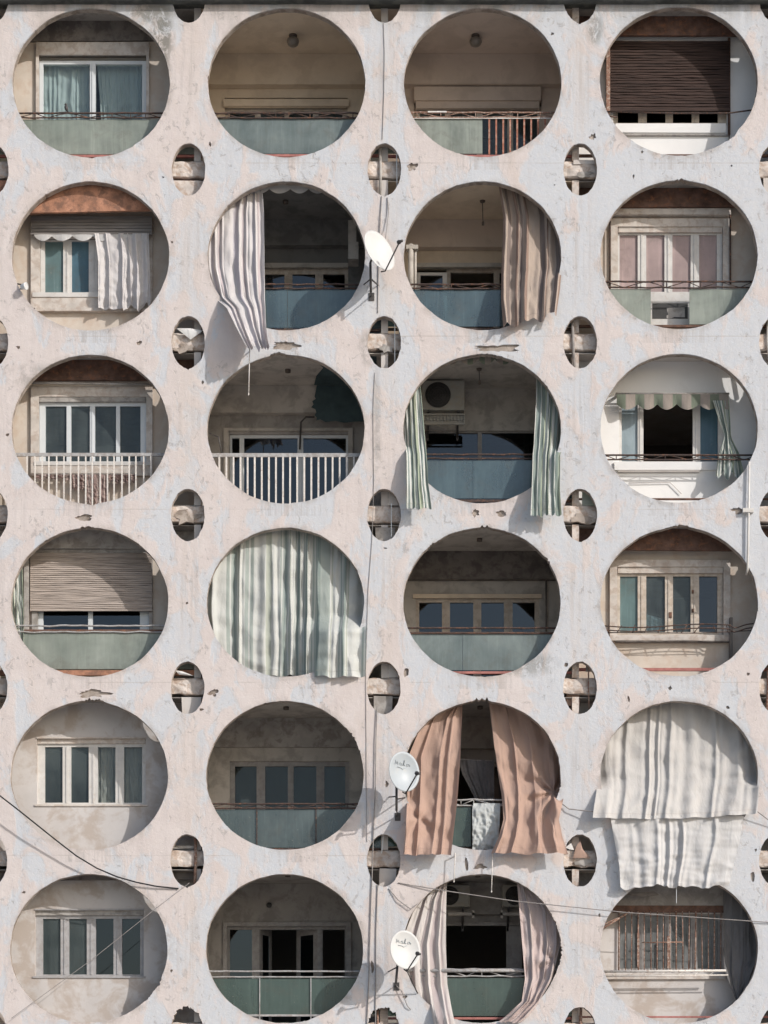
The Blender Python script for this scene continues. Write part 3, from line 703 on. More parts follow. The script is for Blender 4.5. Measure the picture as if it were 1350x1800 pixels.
# rows 4 and 5, left: plain walls with four light windows
for r, y0, lab in ((4, 1298, 'cream framed window with two bare panes and two curtained panes'), (5, 1600, 'grey framed window with four dark panes')):
    k = 3.5 if r == 5 else 0
    flat_bay(r, 0, (65-k, y0, 256-k, y0+117), 'stainw')
    m = MB(); m.pbox(64-k, y0-2.5, 257-k, y0, .585, .66); m.pbox(61-k, y0+116, 259-k, y0+119, .575, .66); bpart(m, 'window_sill', M['trim' if r == 4 else 'ashframe'])
    ledge(66-k, y0+.5, 255-k, y0+9, .64, .74, 'trim' if r == 4 else 'lint', 'shutter_box')
    window(62-k, y0+5, 260-k, y0+125, .68, [(79-k, 110-k), (125-k, 156-k), (172-k, 203-k), (218-k, 250-k)], (y0+15, y0+113), 'ashframe' if r == 5 else 'wframe', ['dirtyp', 'dirtyp', 'clear' if r == 4 else 'clearb', 'clear' if r == 4 else 'clearb'], lab)
curtain('taupe curtain gathered behind the third pane of the cream framed window', 'c_taupe', [(1304, 168, 208, .80), (1420, 170, 206, .80)], 4, .03, 41, group='curtains behind window panes', jag=0)
curtain('taupe curtain behind the last pane of the cream framed window', 'c_taupe', [(1304, 214, 256, .80), (1420, 212, 256, .80)], 4.6, .03, 44, group='curtains behind window panes', jag=0)
front_panel(5, 0, 1547, .40, 'sooty', 2, x0=0)

# row 0, right: dark wooden blind
flat_bay(0, 3, (1078, 120, 1278, 220), 'white', .62)
front_panel(0, 3, 62, .46, 'rustd', 0)
slat_blind(1072, 72, 1283, 194, .50, 5.0, 'woodd', label='dark brown wooden slat blind lowered over the window', warp=3.6)
m = MB(); m.pbox(1066, 66, 1072.5, 197, .45, .56); bpart(m, 'blind_guide_rail', M['ironr']); m = MB(); m.pbox(1280, 66, 1284, 236, .56, .62); bpart(m, 'blind_guide_rail', M['rustd'])
window(1074, 116, 1282, 226, .70, [(1086, 1122), (1137, 1170), (1183, 1216), (1229, 1262)], (130, 216), 'cframe', 'clearb', 'window showing only the foot of four dark panes')
ledge(1082, 217, 1276, 233, .595, .62, 'white'); m = MB(); m.pbox(1094, 235.5, 1281, 238.5, .59, .62); bpart(m, 'sill_drip', M['lint'])
m = MB(); m.tube([P(1062, 196, .25), P(1180, 199, .28), P(1280, 199, .28), P(1325, 193, .25)], .013, 6); m.tube([P(1062, 203, .25), P(1085, 206, .28)], .012, 6); bpart(m, 'balcony_railing', M['iron'], 'broken remains of a thin iron rail')
m = MB(); m.tube([P(1281, 199, .55), P(1282, 255, .55)], .01, 6); bpart(m, 'conduit_pipe', M['iron'])
kick_rail(0, 3, 271, 'rustd')

# row 1, right: pink panes, rail with a gap in the glass
box_bay(1, 3, (1074, 384, 1284, 520), (1086, 398, 1271, 517), 'cream')
front_panel(1, 3, 363, .48, 'rustd', 2, 'shade-darkened rusty lintel panel with an orange patch')
ledge(1060, 366, 1285, 377, .53, .68, 'trim', 'lintel_ledge')
m = MB(); m.tube([P(1072, 380, .58), P(1072, 510, .58)], .014, 6); m.tube([P(1283.5, 378, .56), P(1284, 500, .56)], .018, 6); bpart(m, 'conduit_pipe', M['iron'])
ledge(1087, 398, 1270, 408, .63, .74, 'trim', 'shutter_box')
window(1084, 403, 1273, 522, .68, [(1089, 1121), (1136, 1168), (1182, 1214), (1229, 1260)], (413, 513), 'wframe', 'pinkp', 'cream framed window with four frosted pink panes')
ledge(1070, 514, 1290, 528, .58, .66, 'wframe')
m = MB(); m.pbox(1142, 528, 1214, 572, .575, .64); n_ = bpart(m, 'vent_surround', M['wframe'])
m = MB(); m.pbox(1147, 533, 1209, 560, .568, .575); bpart(m, 'vent_shade_panel', M['acd']); m = MB(); m.pbox(1172, 540, 1204, 559, .560, .568, .01); bpart(m, 'vent_board', M['lint'])  # flat dark panel; its colour stands for the shade inside the recess
rl = truss_rail(1, 3, 495, 505.5, 'iron', seed=9, label='black truss rail over two frosted panels with a gap')
panel(rl, 1050, 1144, 508, 570, 'pgreen'); panel(rl, 1212, 1345, 508, 570, 'pgreen'); kick_rail(1, 3, 571, 'rustd')

# row 2, right: white wall, scalloped valance, dark opening
flat_bay(2, 3, (1088, 700, 1274, 812), 'white', .60)
window(1084, 696, 1278, 818, .68, [(1093, 1121), (1131, 1218), (1231, 1262)], (706, 811), 'wframe', ['floralp', None, 'patp'], 'white window with its middle leaf open onto a dark room')
ledge(1080, 812, 1275, 826, .56, .62, 'white'); m = MB(); m.pbox(1086, 827, 1230, 829, .55, .60, .003); bpart(m, 'sill_drip', M['offw'])
valance('green and pink striped scalloped valance over the open window', 'c_val', 1084, 1281, 693, 715, .42, 5.5, 10, 2, wav=.03)
m = MB(); m.tube([P(1082, 692, .44), P(1282, 692, .44)], .018, 8); m.pbox(1083, 690, 1087, 694, .44, .6); m.pbox(1277, 690, 1281, 694, .44, .6); bpart(m, 'valance_rail', M['lint'])
curtain('green striped curtain tied in a knot beside the open window', 'c_green2', [(704, 1252, 1281, .40), (735, 1262, 1283, .38), (764, 1272, 1284, .36), (772, 1271, 1286, .36), (800, 1262, 1300, .33), (836, 1258, 1306, .30)], 4, .05, 51, jag=7, top_amp=.5)
rl = truss_rail(2, 3, 800, 808, 'iron', seed=12, sag=.5, label='thin black double rail without a panel')
m = MB(); m.tube([P(1105, 849, .565), P(1178, 848, .565), P(1198, 868, .565)], .008, 5); bpart(m, 'conduit_pipe', M['offw']); kick_rail(2, 3, 875.5, 'rustd', h=2.5)

# row 3, right
box_bay(3, 3, (1072, 984, 1284, 1128), (1085, 996, 1272, 1116), 'cream')
front_panel(3, 3, 967, .40, 'rustd', -3, 'shade-darkened brown lintel panel with a rusty lower edge')
ledge(1086, 996, 1271, 1007, .63, .74, 'trim', 'shutter_box')
window(1083, 1002, 1274, 1122, .68, [(1090, 1121), (1136, 1169), (1183, 1214), (1229, 1261)], (1013, 1111), 'cframe', ['tealp', 'dirtyp', 'dirtyp', 'clearb'], 'cream wooden window with two torn middle curtains')
curtain('white cloth scrap behind the second pane of the cream wooden window', 'cw_pure', [(1078, 1130, 1166, .78), (1130, 1128, 1168, .78)], 3, .03, 61, name='cloth_scrap', cat='cloth', jag=0, tops=lambda u: 10*u)
m = MB()
for y in (1040, 1073): m.pbox(1216.5, y-3, 1219.5, y+3, .66, .68)
m.pbox(1176, 1076, 1181, 1086, .66, .68); bpart(m, 'window_latch', M['rustd'])
ledge(1072, 1116, 1285, 1126, .55, .66, 'trim'); m = MB(); m.pbox(1082, 1126, 1285, 1128.5, .56, .62, .004); bpart(m, 'sill_drip', M['sooty'])
x0, x1 = bay_x(3); m = MB(); N = 40
f_ = lambda x, b: b+(3*math.sin((x-1060)/38) if x < 1285 else -4+8*math.exp(-((x-1290)/18)**2))
for b_ in (1100, 1107): m.tube([P(1055+285*i/N, f_(1055+285*i/N, b_), .27) for i in range(N+1)], .011, 6)
for x in range(1070, 1280, 23): m.tube([P(x, 1098+random.uniform(-2, 2), .27), P(x+random.uniform(-14, 14), 1113, .27)], .008, 5)
m.tube([P(1062, 1112, .27), P(1230, 1113, .3), P(1330, 1108, .27)], .009, 5)
bpart(m, 'balcony_railing', M['iron'], 'bent and twisted iron rail'); kick_rail(3, 3, 1174, 'tile', h=5)
m = MB(); m.pbox(1283, 1085, 1288, 1180, .5, .62); bpart(m, 'conduit_pipe', M['sooty'])

# row 4, right (behind the white curtain)
flat_bay(4, 3, (1088, 1310, 1274, 1420), 'offw', .60)
window(1084, 1305, 1278, 1424, .68, [(1090, 1121), (1136, 1169), (1183, 1214), (1229, 1261)], (1316, 1414), 'cframe', 'dirtyp')
# row 5, right: barred window
flat_bay(5, 3, (1086, 1606, 1270, 1704), 'stainw', .62)
front_panel(5, 3, 1592, .60, 'greyd', 0)
ledge(1078, 1592, 1275, 1604, .595, .66, 'rustd', 'lintel_ledge')
window(1082, 1600, 1274, 1712, .70, [(1090, 1121), (1134, 1169), (1180, 1214), (1226, 1262)], (1610, 1702), 'gframe', 'greyglass', 'old window behind rusty security bars')
g_ = MB()
for i in range(17):
    x = 1088+i*11.2; g_.tube([P(x+random.uniform(-.7, .7), 1602, .575), P(x+random.uniform(-.7, .7), 1706, .575)], .011 if i % 3 else .016, 6)
g_.tube([P(1128, 1657, .57), P(1200, 1656, .57)], .011, 6); g_.pbox(1120, 1640, 1124, 1700, .56, .575); g_.pbox(1173, 1645, 1177, 1702, .56, .575)
bpart(g_, 'security_bars', M['ironr'], 'row of flaking rusty upright bars')
m = MB(); m.tube([P(1055, 1708, .26), P(1276, 1706, .26)], .022, 8); m.tube([P(1055, 1716, .28), P(1280, 1714, .28)], .012, 6)
for x in range(1075, 1270, 28): m.tube([P(x, 1716, .28), P(x+random.uniform(6, 16), 1709, .27)], .007, 5)
bpart(m, 'balcony_railing', M['ironw'], 'white rail tube above a rusty ledge')
ledge(1062, 1712, 1275, 1721, .57, .64, 'trim'); kick_rail(5, 3, 1786, 'tile', h=3)
m = MB(); m.tube([P(1050, 1638, .3), P(1106, 1603, .5)], .02, 6); m.tube([P(1050, 1630, .3), P(1090, 1612, .45)], .012, 6); bpart(m, 'brace_pole', M['ironr'])
curtain('dark grey net curtain hanging torn at the right of the barred window', 'c_dark', [(1540, 1271, 1345, .42), (1690, 1272, 1345, .42), (1705, 1274, 1335, .36), (1735, 1284, 1318, .32), (1757, 1294, 1304, .30)], 5, .03, 71, jag=5)
m = MB(); m.add([P(*p) for p in ((1096, 1570, .35), (1150, 1567, .3), (1158, 1572, .3), (1130, 1577, .35))], [(0, 1, 2, 3)]); m.add([P(*p) for p in ((1096, 1571, .37), (1150, 1568, .32), (1158, 1573, .32), (1130, 1578, .37))], [(3, 2, 1, 0)])
bpart(m, 'loose_sheet', M['sooty'])

# ------------------------------------------------------------------ deep bays (two middle columns)
BD, WD = 1.78, 1.95
def deep_bay(r, c, mat, beam_y, beammat, opening, wt=.14):
    x0, x1 = bay_x(c)
    if beam_y:
        m = MB(); m.box(x0, x1, BD, WD+.05, PZ(beam_y, BD), cz(r)-.02); bpart(m, 'ceiling_beam', M[beammat])
    ow = rect_w(*opening, WD); wall_with_opening(r, c, WD, wt, ow, mat)
DR = {0: 330, 1: 640, 2: 945, 3: 1250, 4: 1550, 5: 1850}      # far below the floor: doors run down to it
def door_set(r, c, x0, y0, x1, panes, ya, fmat, pm, label=None):
    yb = (HOR-(fz(r)-CAM_Z)*100/kd(2.03))
    return window(x0-3, y0-3, x1+3, yb-.5, 2.0, panes, (ya, yb-14), fmat, pm, label, name='balcony_door')
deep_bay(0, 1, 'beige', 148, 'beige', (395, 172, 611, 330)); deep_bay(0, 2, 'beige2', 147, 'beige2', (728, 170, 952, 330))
m = MB(); m.pbox(393, 174, 613, 186, 1.88, WD); m.pbox(400, 186, 608, 189, 1.92, WD); bpart(m, 'shutter_box', M['beige'])
door_set(0, 1, 398, 190, 608, [(404, 448), (458, 500), (508, 550), (560, 602)], 196, 'cframe', 'dirtyp')
m = MB(); m.pbox(728, 152, 951, 176, 1.84, WD); m.pbox(731, 176, 948, 190, 1.88, WD); bpart(m, 'shutter_box', M['beige2'])
door_set(0, 2, 730, 190, 950, [(738, 782), (792, 838), (848, 892), (902, 944)], 194, 'cframe', 'dirtyp')
rl = truss_rail(0, 1, 199, 207.5, 'iron', seed=21, label='black rail over a long pale teal panel'); panel(rl, 345, 672, 209, 270, 'pteal'); kick_rail(0, 1, 271)
rl = truss_rail(0, 2, 198, 206.5, 'ironr', seed=22, label='rust and white rail with half a panel and bare rusty bars')
ledge(678, 205.5, 1010, 208.5, .262, .275, 'ironw', 'rail_strip', .0)
panel(rl, 678, 848, 209, 270, 'pgreen'); bars(rl, [860+i*12.3 for i in range(9)], 209, 271, 3.0, .275, 'ironred'); kick_rail(0, 2, 272)
m = MB(); m.pbox(752, 195, 785, 197.5, .25, .3); bpart(m, 'loose_batten', M['ironw'])
# row 1
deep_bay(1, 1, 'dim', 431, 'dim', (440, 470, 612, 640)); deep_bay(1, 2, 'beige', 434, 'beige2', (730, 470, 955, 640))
door_set(1, 1, 440, 470, 612, [(455, 500), (514, 554), (568, 606)], 482, 'cframe', 'clearb')
m = MB(); m.pbox(462, 462, 612, 470, 1.9, WD); m.pbox(725, 462, 955, 469, 1.86, WD); bpart(m, 'shutter_box', M['greyp'])
w = MB(); w.pbox(733, 479, 786, 484, 1.9, 1.95); w.pbox(733, 484, 739, 600, 1.9, 1.95); w.pbox(778, 484, 786, 600, 1.9, 1.95); w_ = w.build('open_door_leaf', M['wframe'], BLD)
q = MB(); q.pbox(739, 484, 778, 600, 1.92, 1.93); q.build('pane', M['clearb'], w_)
window(785, 472, 958, 620, 2.02, [(792, 868), (878, 950)], (479, 612), 'cframe', [None, 'clearb'], 'doorway with its left leaf folded open')
m = MB(); m.tube([P(722, 430, .9), P(722, 520, .9)], .05, 10); m.tube([P(730, 436, .95), P(730, 520, .95)], .025, 8); m.pbox(714, 430, 735, 437, .85, 1.0); bpart(m, 'drain_stack', M['greyp'])
rl = truss_rail(1, 1, 500, 507, 'iron', seed=23, zig=False, label='thin black rail over a dusty blue panel'); panel(rl, 350, 505, 509, 576, 'pblue'); panel(rl, 505.6, 672, 509, 576, 'pblue'); kick_rail(1, 1, 578, 'iron')
rl = truss_rail(1, 2, 500, 507.5, 'iron', seed=24, label='black rail with oddments over a blue panel'); panel(rl, 678, 1010, 509, 574, 'pblue'); kick_rail(1, 2, 576, 'iron')
m = MB(); m.pbox(612, 387, 626, 425, 1.2, 1.5); m.pbox(612, 425, 630, 455, 1.15, 1.5); bpart(m, 'wall_cabinet', M['greyp'])
# row 2
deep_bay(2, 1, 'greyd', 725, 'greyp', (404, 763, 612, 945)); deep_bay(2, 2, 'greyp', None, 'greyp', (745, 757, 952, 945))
m = MB(); m.pbox(393, 752, 620, 757, 1.9, WD); m.pbox(393, 757, 402, 880, 1.9, WD); m.pbox(612, 757, 620, 880, 1.9, WD); bpart(m, 'door_surround', M['greyp'])
door_set(2, 1, 403, 765, 611, [(408, 421), (429, 523), (533, 608)], 770, 'alu', 'clearb', 'white aluminium balcony door of two wide leaves')
door_set(2, 2, 745, 757, 952, [(750, 840), (847, 948)], 761, 'gframe', 'clearb', 'wide dark balcony door')
rl = MB(); x0, x1 = bay_x(1); d = .26
rl.box(x0, x1, d, d+.035, PZ(803, d), PZ(796.5, d)); rl.box(x0, x1, d, d+.03, PZ(893, d), PZ(889, d)); rl = bpart(rl, 'balcony_railing', M['irong'], 'grey rail with close white upright bars')
bars(rl, [373+i*12.45 for i in range(22)], 803, 890, 3.0, .262)
rl = truss_rail(2, 2, 799, 806, 'iron', seed=25, zig=False, label='thin black rail over a slate blue panel'); panel(rl, 678, 831, 809, 876, 'pblue'); panel(rl, 831.6, 1010, 809, 876, 'pblue'); kick_rail(2, 2, 878, 'iron')
PY2 = HOR-(cz(2)-.024-CAM_Z)*100/kd(1.765)
m = MB(); pts = [(562, 652), (566, 662), (558, 672), (560, 684), (553, 694), (556, 706), (550, 712), (556, 722), (556, 734), (560, 742), (600, 741), (660, 740), (660, 650)]
for (dd, ys) in ((1.765, [(557, PY2), (553, 697), (555, 701), (549, 705), (551, 711), (547, 716), (554, 719), (556, 725), (553, 730), (557, 734), (556, 739), (563, 737), (572, 742), (590, 740), (604, 743), (630, 741), (660, 742), (660, PY2)]),):
    m.add([P(x, y, dd) for x, y in ys], [tuple(range(len(ys)))])
zc = cz(2)-.024
m.add([(PX(x, yy), yy, zc) for x, yy in ((565, .35), (560, .7), (568, .9), (556, 1.3), (552, 1.76), (662, 1.76), (662, .35))], [tuple(range(7))])
bpart(m, 'waterproof_patch', M['patch'], 'dark blue black patch over the ceiling and beam')
m = MB(); m.tube([P(553, 733, 1.74), P(538, 733, 1.76), P(529, 742, 1.8), P(527, 790, 1.9)], .018, 6); m.tube([P(368, 762, .9), P(384, 768, .9), P(390, 800, .9)], .012, 6); bpart(m, 'hanging_wire', M['dmetal'])
# row 3
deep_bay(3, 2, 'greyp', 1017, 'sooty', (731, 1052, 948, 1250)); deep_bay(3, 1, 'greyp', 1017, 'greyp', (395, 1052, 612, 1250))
m = MB(); m.pbox(726, 1044, 952, 1051, 1.9, WD); bpart(m, 'shutter_box', M['beige'])
door_set(3, 2, 731, 1052, 948, [(737, 777), (791, 832), (846, 886), (901, 940)], 1059, 'cframe', 'clearb', 'cream balcony doors of four blue tinted leaves')
rl = truss_rail(3, 2, 1104, 1112.5, 'iron', seed=26, sag=.8, zig=False, label='bare rail over a tall streaked teal panel'); ledge(678, 1111, 1010, 1114, .262, .3, 'rustd', 'rail_strip', 0)
panel(rl, 678, 813, 1115, 1178, 'pteal'); panel(rl, 813.6, 1010, 1115, 1178, 'pteal'); kick_rail(3, 2, 1180)
m = MB(); m.tube([P(960, 1022, 1.9), P(960, 1110, 1.9)], .02, 6); bpart(m, 'conduit_pipe', M['sooty'])
# row 4
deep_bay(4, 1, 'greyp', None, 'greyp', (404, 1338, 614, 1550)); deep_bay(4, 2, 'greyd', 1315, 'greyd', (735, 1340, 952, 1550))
x0, x1 = bay_x(1); m = MB(); m.box(x0, x1, BD+.1, WD+.02, PZ(1311, BD), cz(4)-.02); bpart(m, 'ceiling_beam', M['lint'])
door_set(4, 1, 404, 1338, 614, [(413, 451), (466, 506), (516, 556), (570, 607)], 1347, 'gframe', 'dirtyp', 'grey balcony doors of four dark leaves')
door_set(4, 2, 735, 1340, 952, [(742, 840), (850, 945)], 1348, 'gframe', [None, 'clearb'])
rl = truss_rail(4, 1, 1413, 1420.5, 'iron', seed=27, label='rusty rail over three green glass panels'); panel(rl, 345, 451, 1423, 1490, 'pgrey'); panel(rl, 452, 555, 1423, 1490, 'pgrey'); panel(rl, 556, 672, 1423, 1490, 'pgrey')
m = MB()
for x in (451.5, 555.5): m.pbox(x-.8, 1421, x+.8, 1492, .27, .31)
m.build('panel_clamp', M['iron'], rl); kick_rail(4, 1, 1491, 'iron')
rl = truss_rail(4, 2, 1406, 1416, 'irong', seed=28, label='grey rail with a dark panel and draped cloth'); panel(rl, 678, 828, 1419, 1488, 'pdark'); kick_rail(4, 2, 1490, 'iron')
# row 5
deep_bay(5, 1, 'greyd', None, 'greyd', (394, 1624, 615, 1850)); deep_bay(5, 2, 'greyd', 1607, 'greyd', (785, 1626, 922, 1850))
m = MB(); m.pbox(392, 1621, 617, 1628, 1.9, WD); m.pbox(392, 1628, 399, 1770, 1.9, WD); m.pbox(609, 1628, 617, 1770, 1.9, WD); bpart(m, 'door_surround', M['gframe'])
window(397, 1627, 612, 1840, 2.02, [(404, 443), (456, 558), (567, 606)], (1634, 1820), 'gframe', ['clearb', None, None], 'balcony doors with two middle leaves swung inwards')
for hx, tip, dd in ((456, 476, 2.55), (558, 521, 2.5)):
    def q_(u0, u1, y0, y1, th=.02):
        a = P(hx+(tip-hx)*u0, y0, 2.09+(dd-2.09)*u0); b_ = P(hx+(tip-hx)*u1, y0, 2.09+(dd-2.09)*u1)
        z1 = PZ(y1, 2.09); n2 = Vector((b_.y-a.y, -(b_.x-a.x), 0)).normalized()*th
        vs = [a, b_, Vector((b_.x, b_.y, z1)), Vector((a.x, a.y, z1))]; return vs+[v+n2 for v in vs]
    F = [(0, 1, 2, 3), (4, 7, 6, 5), (0, 4, 5, 1), (1, 5, 6, 2), (2, 6, 7, 3), (3, 7, 4, 0)]
    m = MB(); m.add(q_(0, 1, 1634, 1642), F); m.add(q_(0, .2, 1642.2, 1830), F); m.add(q_(.8, 1, 1642.2, 1830), F); lf = m.build('open_door_leaf', M['gframe'], BLD)
    m = MB(); m.add(q_(.2, .8, 1642.2, 1830, .008), F); m.build('pane', M['clearb'], lf)
m = MB(); m.pbox(782, 1621, 925, 1627, 1.9, WD); m.pbox(890, 1628, 917, 1740, 1.9, 1.95); bpart(m, 'door_surround', M['gframe'])
rl = truss_rail(5, 1, 1707.5, 1717.5, 'irong', seed=29, zig=False, sag=.6, label='pale grey double rail over three dark green panels'); panel(rl, 345, 456, 1720, 1783, 'pdark'); panel(rl, 457, 546, 1720, 1783, 'pdark'); panel(rl, 547, 672, 1720, 1783, 'pdark')
m = MB()
for x in (456.5, 546.5): m.pbox(x-.8, 1718, x+.8, 1798, .265, .31)
m.pbox(345, 1783, 672, 1786.5, .27, .31); m.build('panel_clamp', M['irong'], rl)
rl = truss_rail(5, 2, 1704, 1716, 'irong', seed=30, label='grey tube rail over a dark green panel'); panel(rl, 678, 1010, 1719, 1786, 'pdark'); kick_rail(5, 2, 1788, 'tile')
m = MB(); m.tube([P(678, 1706.5, .25), P(1010, 1706.5, .25)], .028, 8); bpart(m, 'rail_tube', M['irong'])
# stubs and lower floor
m = MB(); m.box(PX(682.5, .3), PX(720, .3), .20, .30, fz(2)+.003, fz(2)+.8); bpart(m, 'parapet_stub', M['offw']); m = MB(); m.box(PX(682.5, .3), PX(720, .3), .20, .30, fz(3)+.003, fz(3)+.8); bpart(m, 'parapet_stub', M['offw'])
m = MB(); m.box(PX(1023, .3), PX(1052, .3), .22, .30, fz(2)+.003, fz(2)+.8); bpart(m, 'parapet_stub', M['pgreen'])
m = MB(); m.box(PX(-118), PX(1468), 2.2, 2.3, .02, fz(5)-.4); bpart(m, 'back_wall', M['greyd'])

# ------------------------------------------------------------------ curtains hung out of the openings
curtain('bundle of white and lilac striped curtain blown out over the sill', 'c_lilac',
        [(318, 384, 460, .30), (372, 360, 463, .26), (470, 360, 464, .14), (522, 374, 465, -.01), (540, 397, 466, -.12), (575, 413, 468, -.34), (600, 426, 471, -.46), (611, 432, 474, -.48)], 6, .065, 81, jag=9, second=.55, wr=.025, dfun=edge_step(318, 611, 531, True, False), nv=80, tops=lambda u: 2)
m = None
curtain('brown striped curtain bunched at the right side of its opening', 'c_brown',
        [(328, 876, 975, .34), (380, 884, 988, .30), (476, 880, 992, .14), (496, 880, 988, .06), (520, 880, 986, -.04), (566, 884, 980, -.20)], 4.5, .12, 84, wr=.025, dfun=edge_step(328, 566, 487, False, True), jag=6, bots=lambda u: 8-22*u, second=.3)
curtain('green striped curtain hanging out at the left of the air conditioned balcony', 'c_green2',
        [(660, 722, 736, .26), (700, 708, 741, .22), (782, 710, 748, .08), (798, 713, 749, .02), (850, 714, 752, -.2), (893, 714, 758, -.27)], 3.2, .05, 87, dfun=edge_step(660, 893, 790, True, False, w=.5), jag=6, nu=90)
curtain('green striped curtain hanging out at the right of the air conditioned balcony', 'c_green2',
        [(640, 942, 985, .26), (700, 942, 992, .24), (782, 938, 987, .08), (800, 936, 984, .02), (860, 934, 983, -.20), (905, 932, 986, -.28)], 5, .05, 90, dfun=edge_step(640, 905, 791, False, True, w=.4), jag=6, nu=110)
curtain('large green striped curtain filling a whole round opening', 'c_green',
        [(915, 360, 648, .28), (1080, 358, 646, .28), (1105, 360, 642, .27), (1189, 362, 640, .26)], 7.5, .10, 93, jag=4, second=.4, nv=100, nu=260, warp=1.1, wr=.03,
        dfun=lambda u, v: -.40*sst(.5, .8, u)*sst(.60, .72, v))
curtain('left terracotta curtain hanging past the round rim', 'c_terra',
        [(1236, 786, 812, .30), (1262, 745, 811, .28), (1330, 716, 808, .16), (1404, 714, 802, .10), (1424, 713, 800, .02), (1450, 712, 797, -.12), (1502, 707, 791, -.30)], 3.8, .11, 96, dfun=edge_step(1236, 1502, 1412, True, False, lo=.24, w=.35), jag=2, nv=80, wr=.025, second=.2, knots=((738, 1440, .05, 4, 60),))
curtain('right terracotta curtain with a knotted outer hem', 'c_terra',
        [(1232, 858, 960, .36), (1300, 866, 992, .38), (1372, 876, 992, .30), (1394, 880, 992, .16), (1414, 882, 988, .06), (1440, 884, 982, -.06), (1470, 876, 988, -.21), (1500, 862, 998, -.26)], 3.8, .095, 99, dfun=edge_step(1232, 1500, 1402, False, True, lo=.24, w=.35), jag=2, nv=100, wr=.03, second=.2, nu=150, knots=((972, 1392, .07, 7, 85),))
curtain('wide white curtain over the fifth right opening, hem bulging outwards', 'c_cream',
        [(1225, 1058, 1330, .36), (1300, 1050, 1336, .34), (1368, 1050, 1336, .2), (1392, 1049, 1333, .08), (1425, 1044, 1331, -.12), (1437, 1043, 1330, -.18)], 7.5, .06, 102, dfun=edge_step(1225, 1437, 1382, w=.14), jag=1.2, wr=.025, nu=200, second=.35, nv=70, warp=.8, bots=lambda u: 5*math.sin(math.pi*u)-7*u)
curtain('ragged white cloth skirt pinned below the wide white curtain', 'c_white',
        [(1434, 1072, 1308, -.10), (1480, 1080, 1300, -.12), (1520, 1088, 1290, -.14), (1556, 1090, 1282, -.16)], 5, .055, 105, name='hanging_cloth', cat='cloth', nu=160, jag=5, second=.4, warp=.9, wr=.02, bots=lambda u: 4-4*u)
curtain('left white and mauve striped curtain stretched down past the rim', 'c_mauve',
        [(1545, 768, 786, .28), (1580, 735, 785, .26), (1660, 704, 784, .24), (1730, 706, 787, .22), (1770, 712, 794, .20), (1800, 722, 800, .18), (1840, 730, 806, .16)], 3.6, .075, 108, jag=2, nv=80, dfun=lambda u, v: -.42*sst(.35, .7, u)*sst(.62, .85, v))
curtain('right torn grey and pink curtain swept towards the rim', 'c_torn',
        [(1548, 908, 940, .26), (1600, 912, 984, .24), (1660, 917, 986, .18), (1720, 922, 972, .08), (1760, 916, 950, -.02), (1790, 884, 925, -.08), (1797, 874, 915, -.1)], 3.4, .065, 111, knots=((975, 1690, .05, 5, 60),), jag=2, nv=80, wr=.03)
valance('white scalloped valance inside the lilac curtain opening', 'c_white', 440, 590, 322, 336, .28, 4.4, 8, 4, bow=0)
valance('dark green scalloped valance under the rim of the air conditioned balcony', 'c_val', 780, 905, 622, 636, .26, 4.2, 10, 5)
curtain('white tarp draped over the rail between the terracotta curtains', 'c_tarp', [(1412, 832, 879, .24), (1420, 830, 879, .20), (1494, 830, 876, .17)], 2.2, .02, 120, name='tarp', cat='cloth', jag=2, wr=.03)
curtain('dark net cloth hanging from a washing line behind terracotta curtains', 'c_dark', [(1336, 806, 868, .9), (1360, 812, 868, .9), (1415, 840, 868, .9)], 4, .04, 123, name='hanging_cloth', cat='cloth', jag=2)
wire('thin washing line between the terracotta curtains', [(790, 1334, .9), (880, 1338, .9)], .008, 'cable', 'washing_line', 'line')
curtain('pink edged white cloth lying behind the bottom green panel', 'cw_pure', [(1757, 795, 812, .36), (1778, 794, 822, .38)], 2, .02, 126, name='cloth_scrap', cat='cloth', jag=2)
def scrap(label, pts, d, mat, fold=.05):
    m = MB(); n = len(pts); c_ = P(sum(p[0] for p in pts)/n, sum(p[1] for p in pts)/n, d-fold)
    vs = [P(x, y, d+random.uniform(-.03, .03)) for x, y in pts]+[c_]; m.add(vs, [(i, (i+1) % n, n) for i in range(n)], True)
    tag(m.build('cloth_scrap', M[mat], None, c_), label, 'cloth', 'cloth scraps caught in the small oval openings')
scrap('white triangular cloth caught in the oval beside the rusty lintel floor', [(310, 577), (333, 577), (357, 581), (335, 597)], .1, 'cw_pure')
scrap('thin white cloth strip in the oval beside the large green curtain', [(307, 1178), (320, 1180), (341, 1188), (325, 1187), (315, 1186)], .1, 'cw_pure')
scrap('terracotta cloth corner poking into the oval beside the knotted curtain', [(1007, 1508), (1013, 1488), (1020, 1477), (1024, 1492), (1036, 1508)], .12, 'c_terra')
scrap('pale cloth corner knotted through the oval left edge', [(993, 1490), (1004, 1482), (1009, 1494), (1001, 1493)], .06, 'cw_pure', .02)

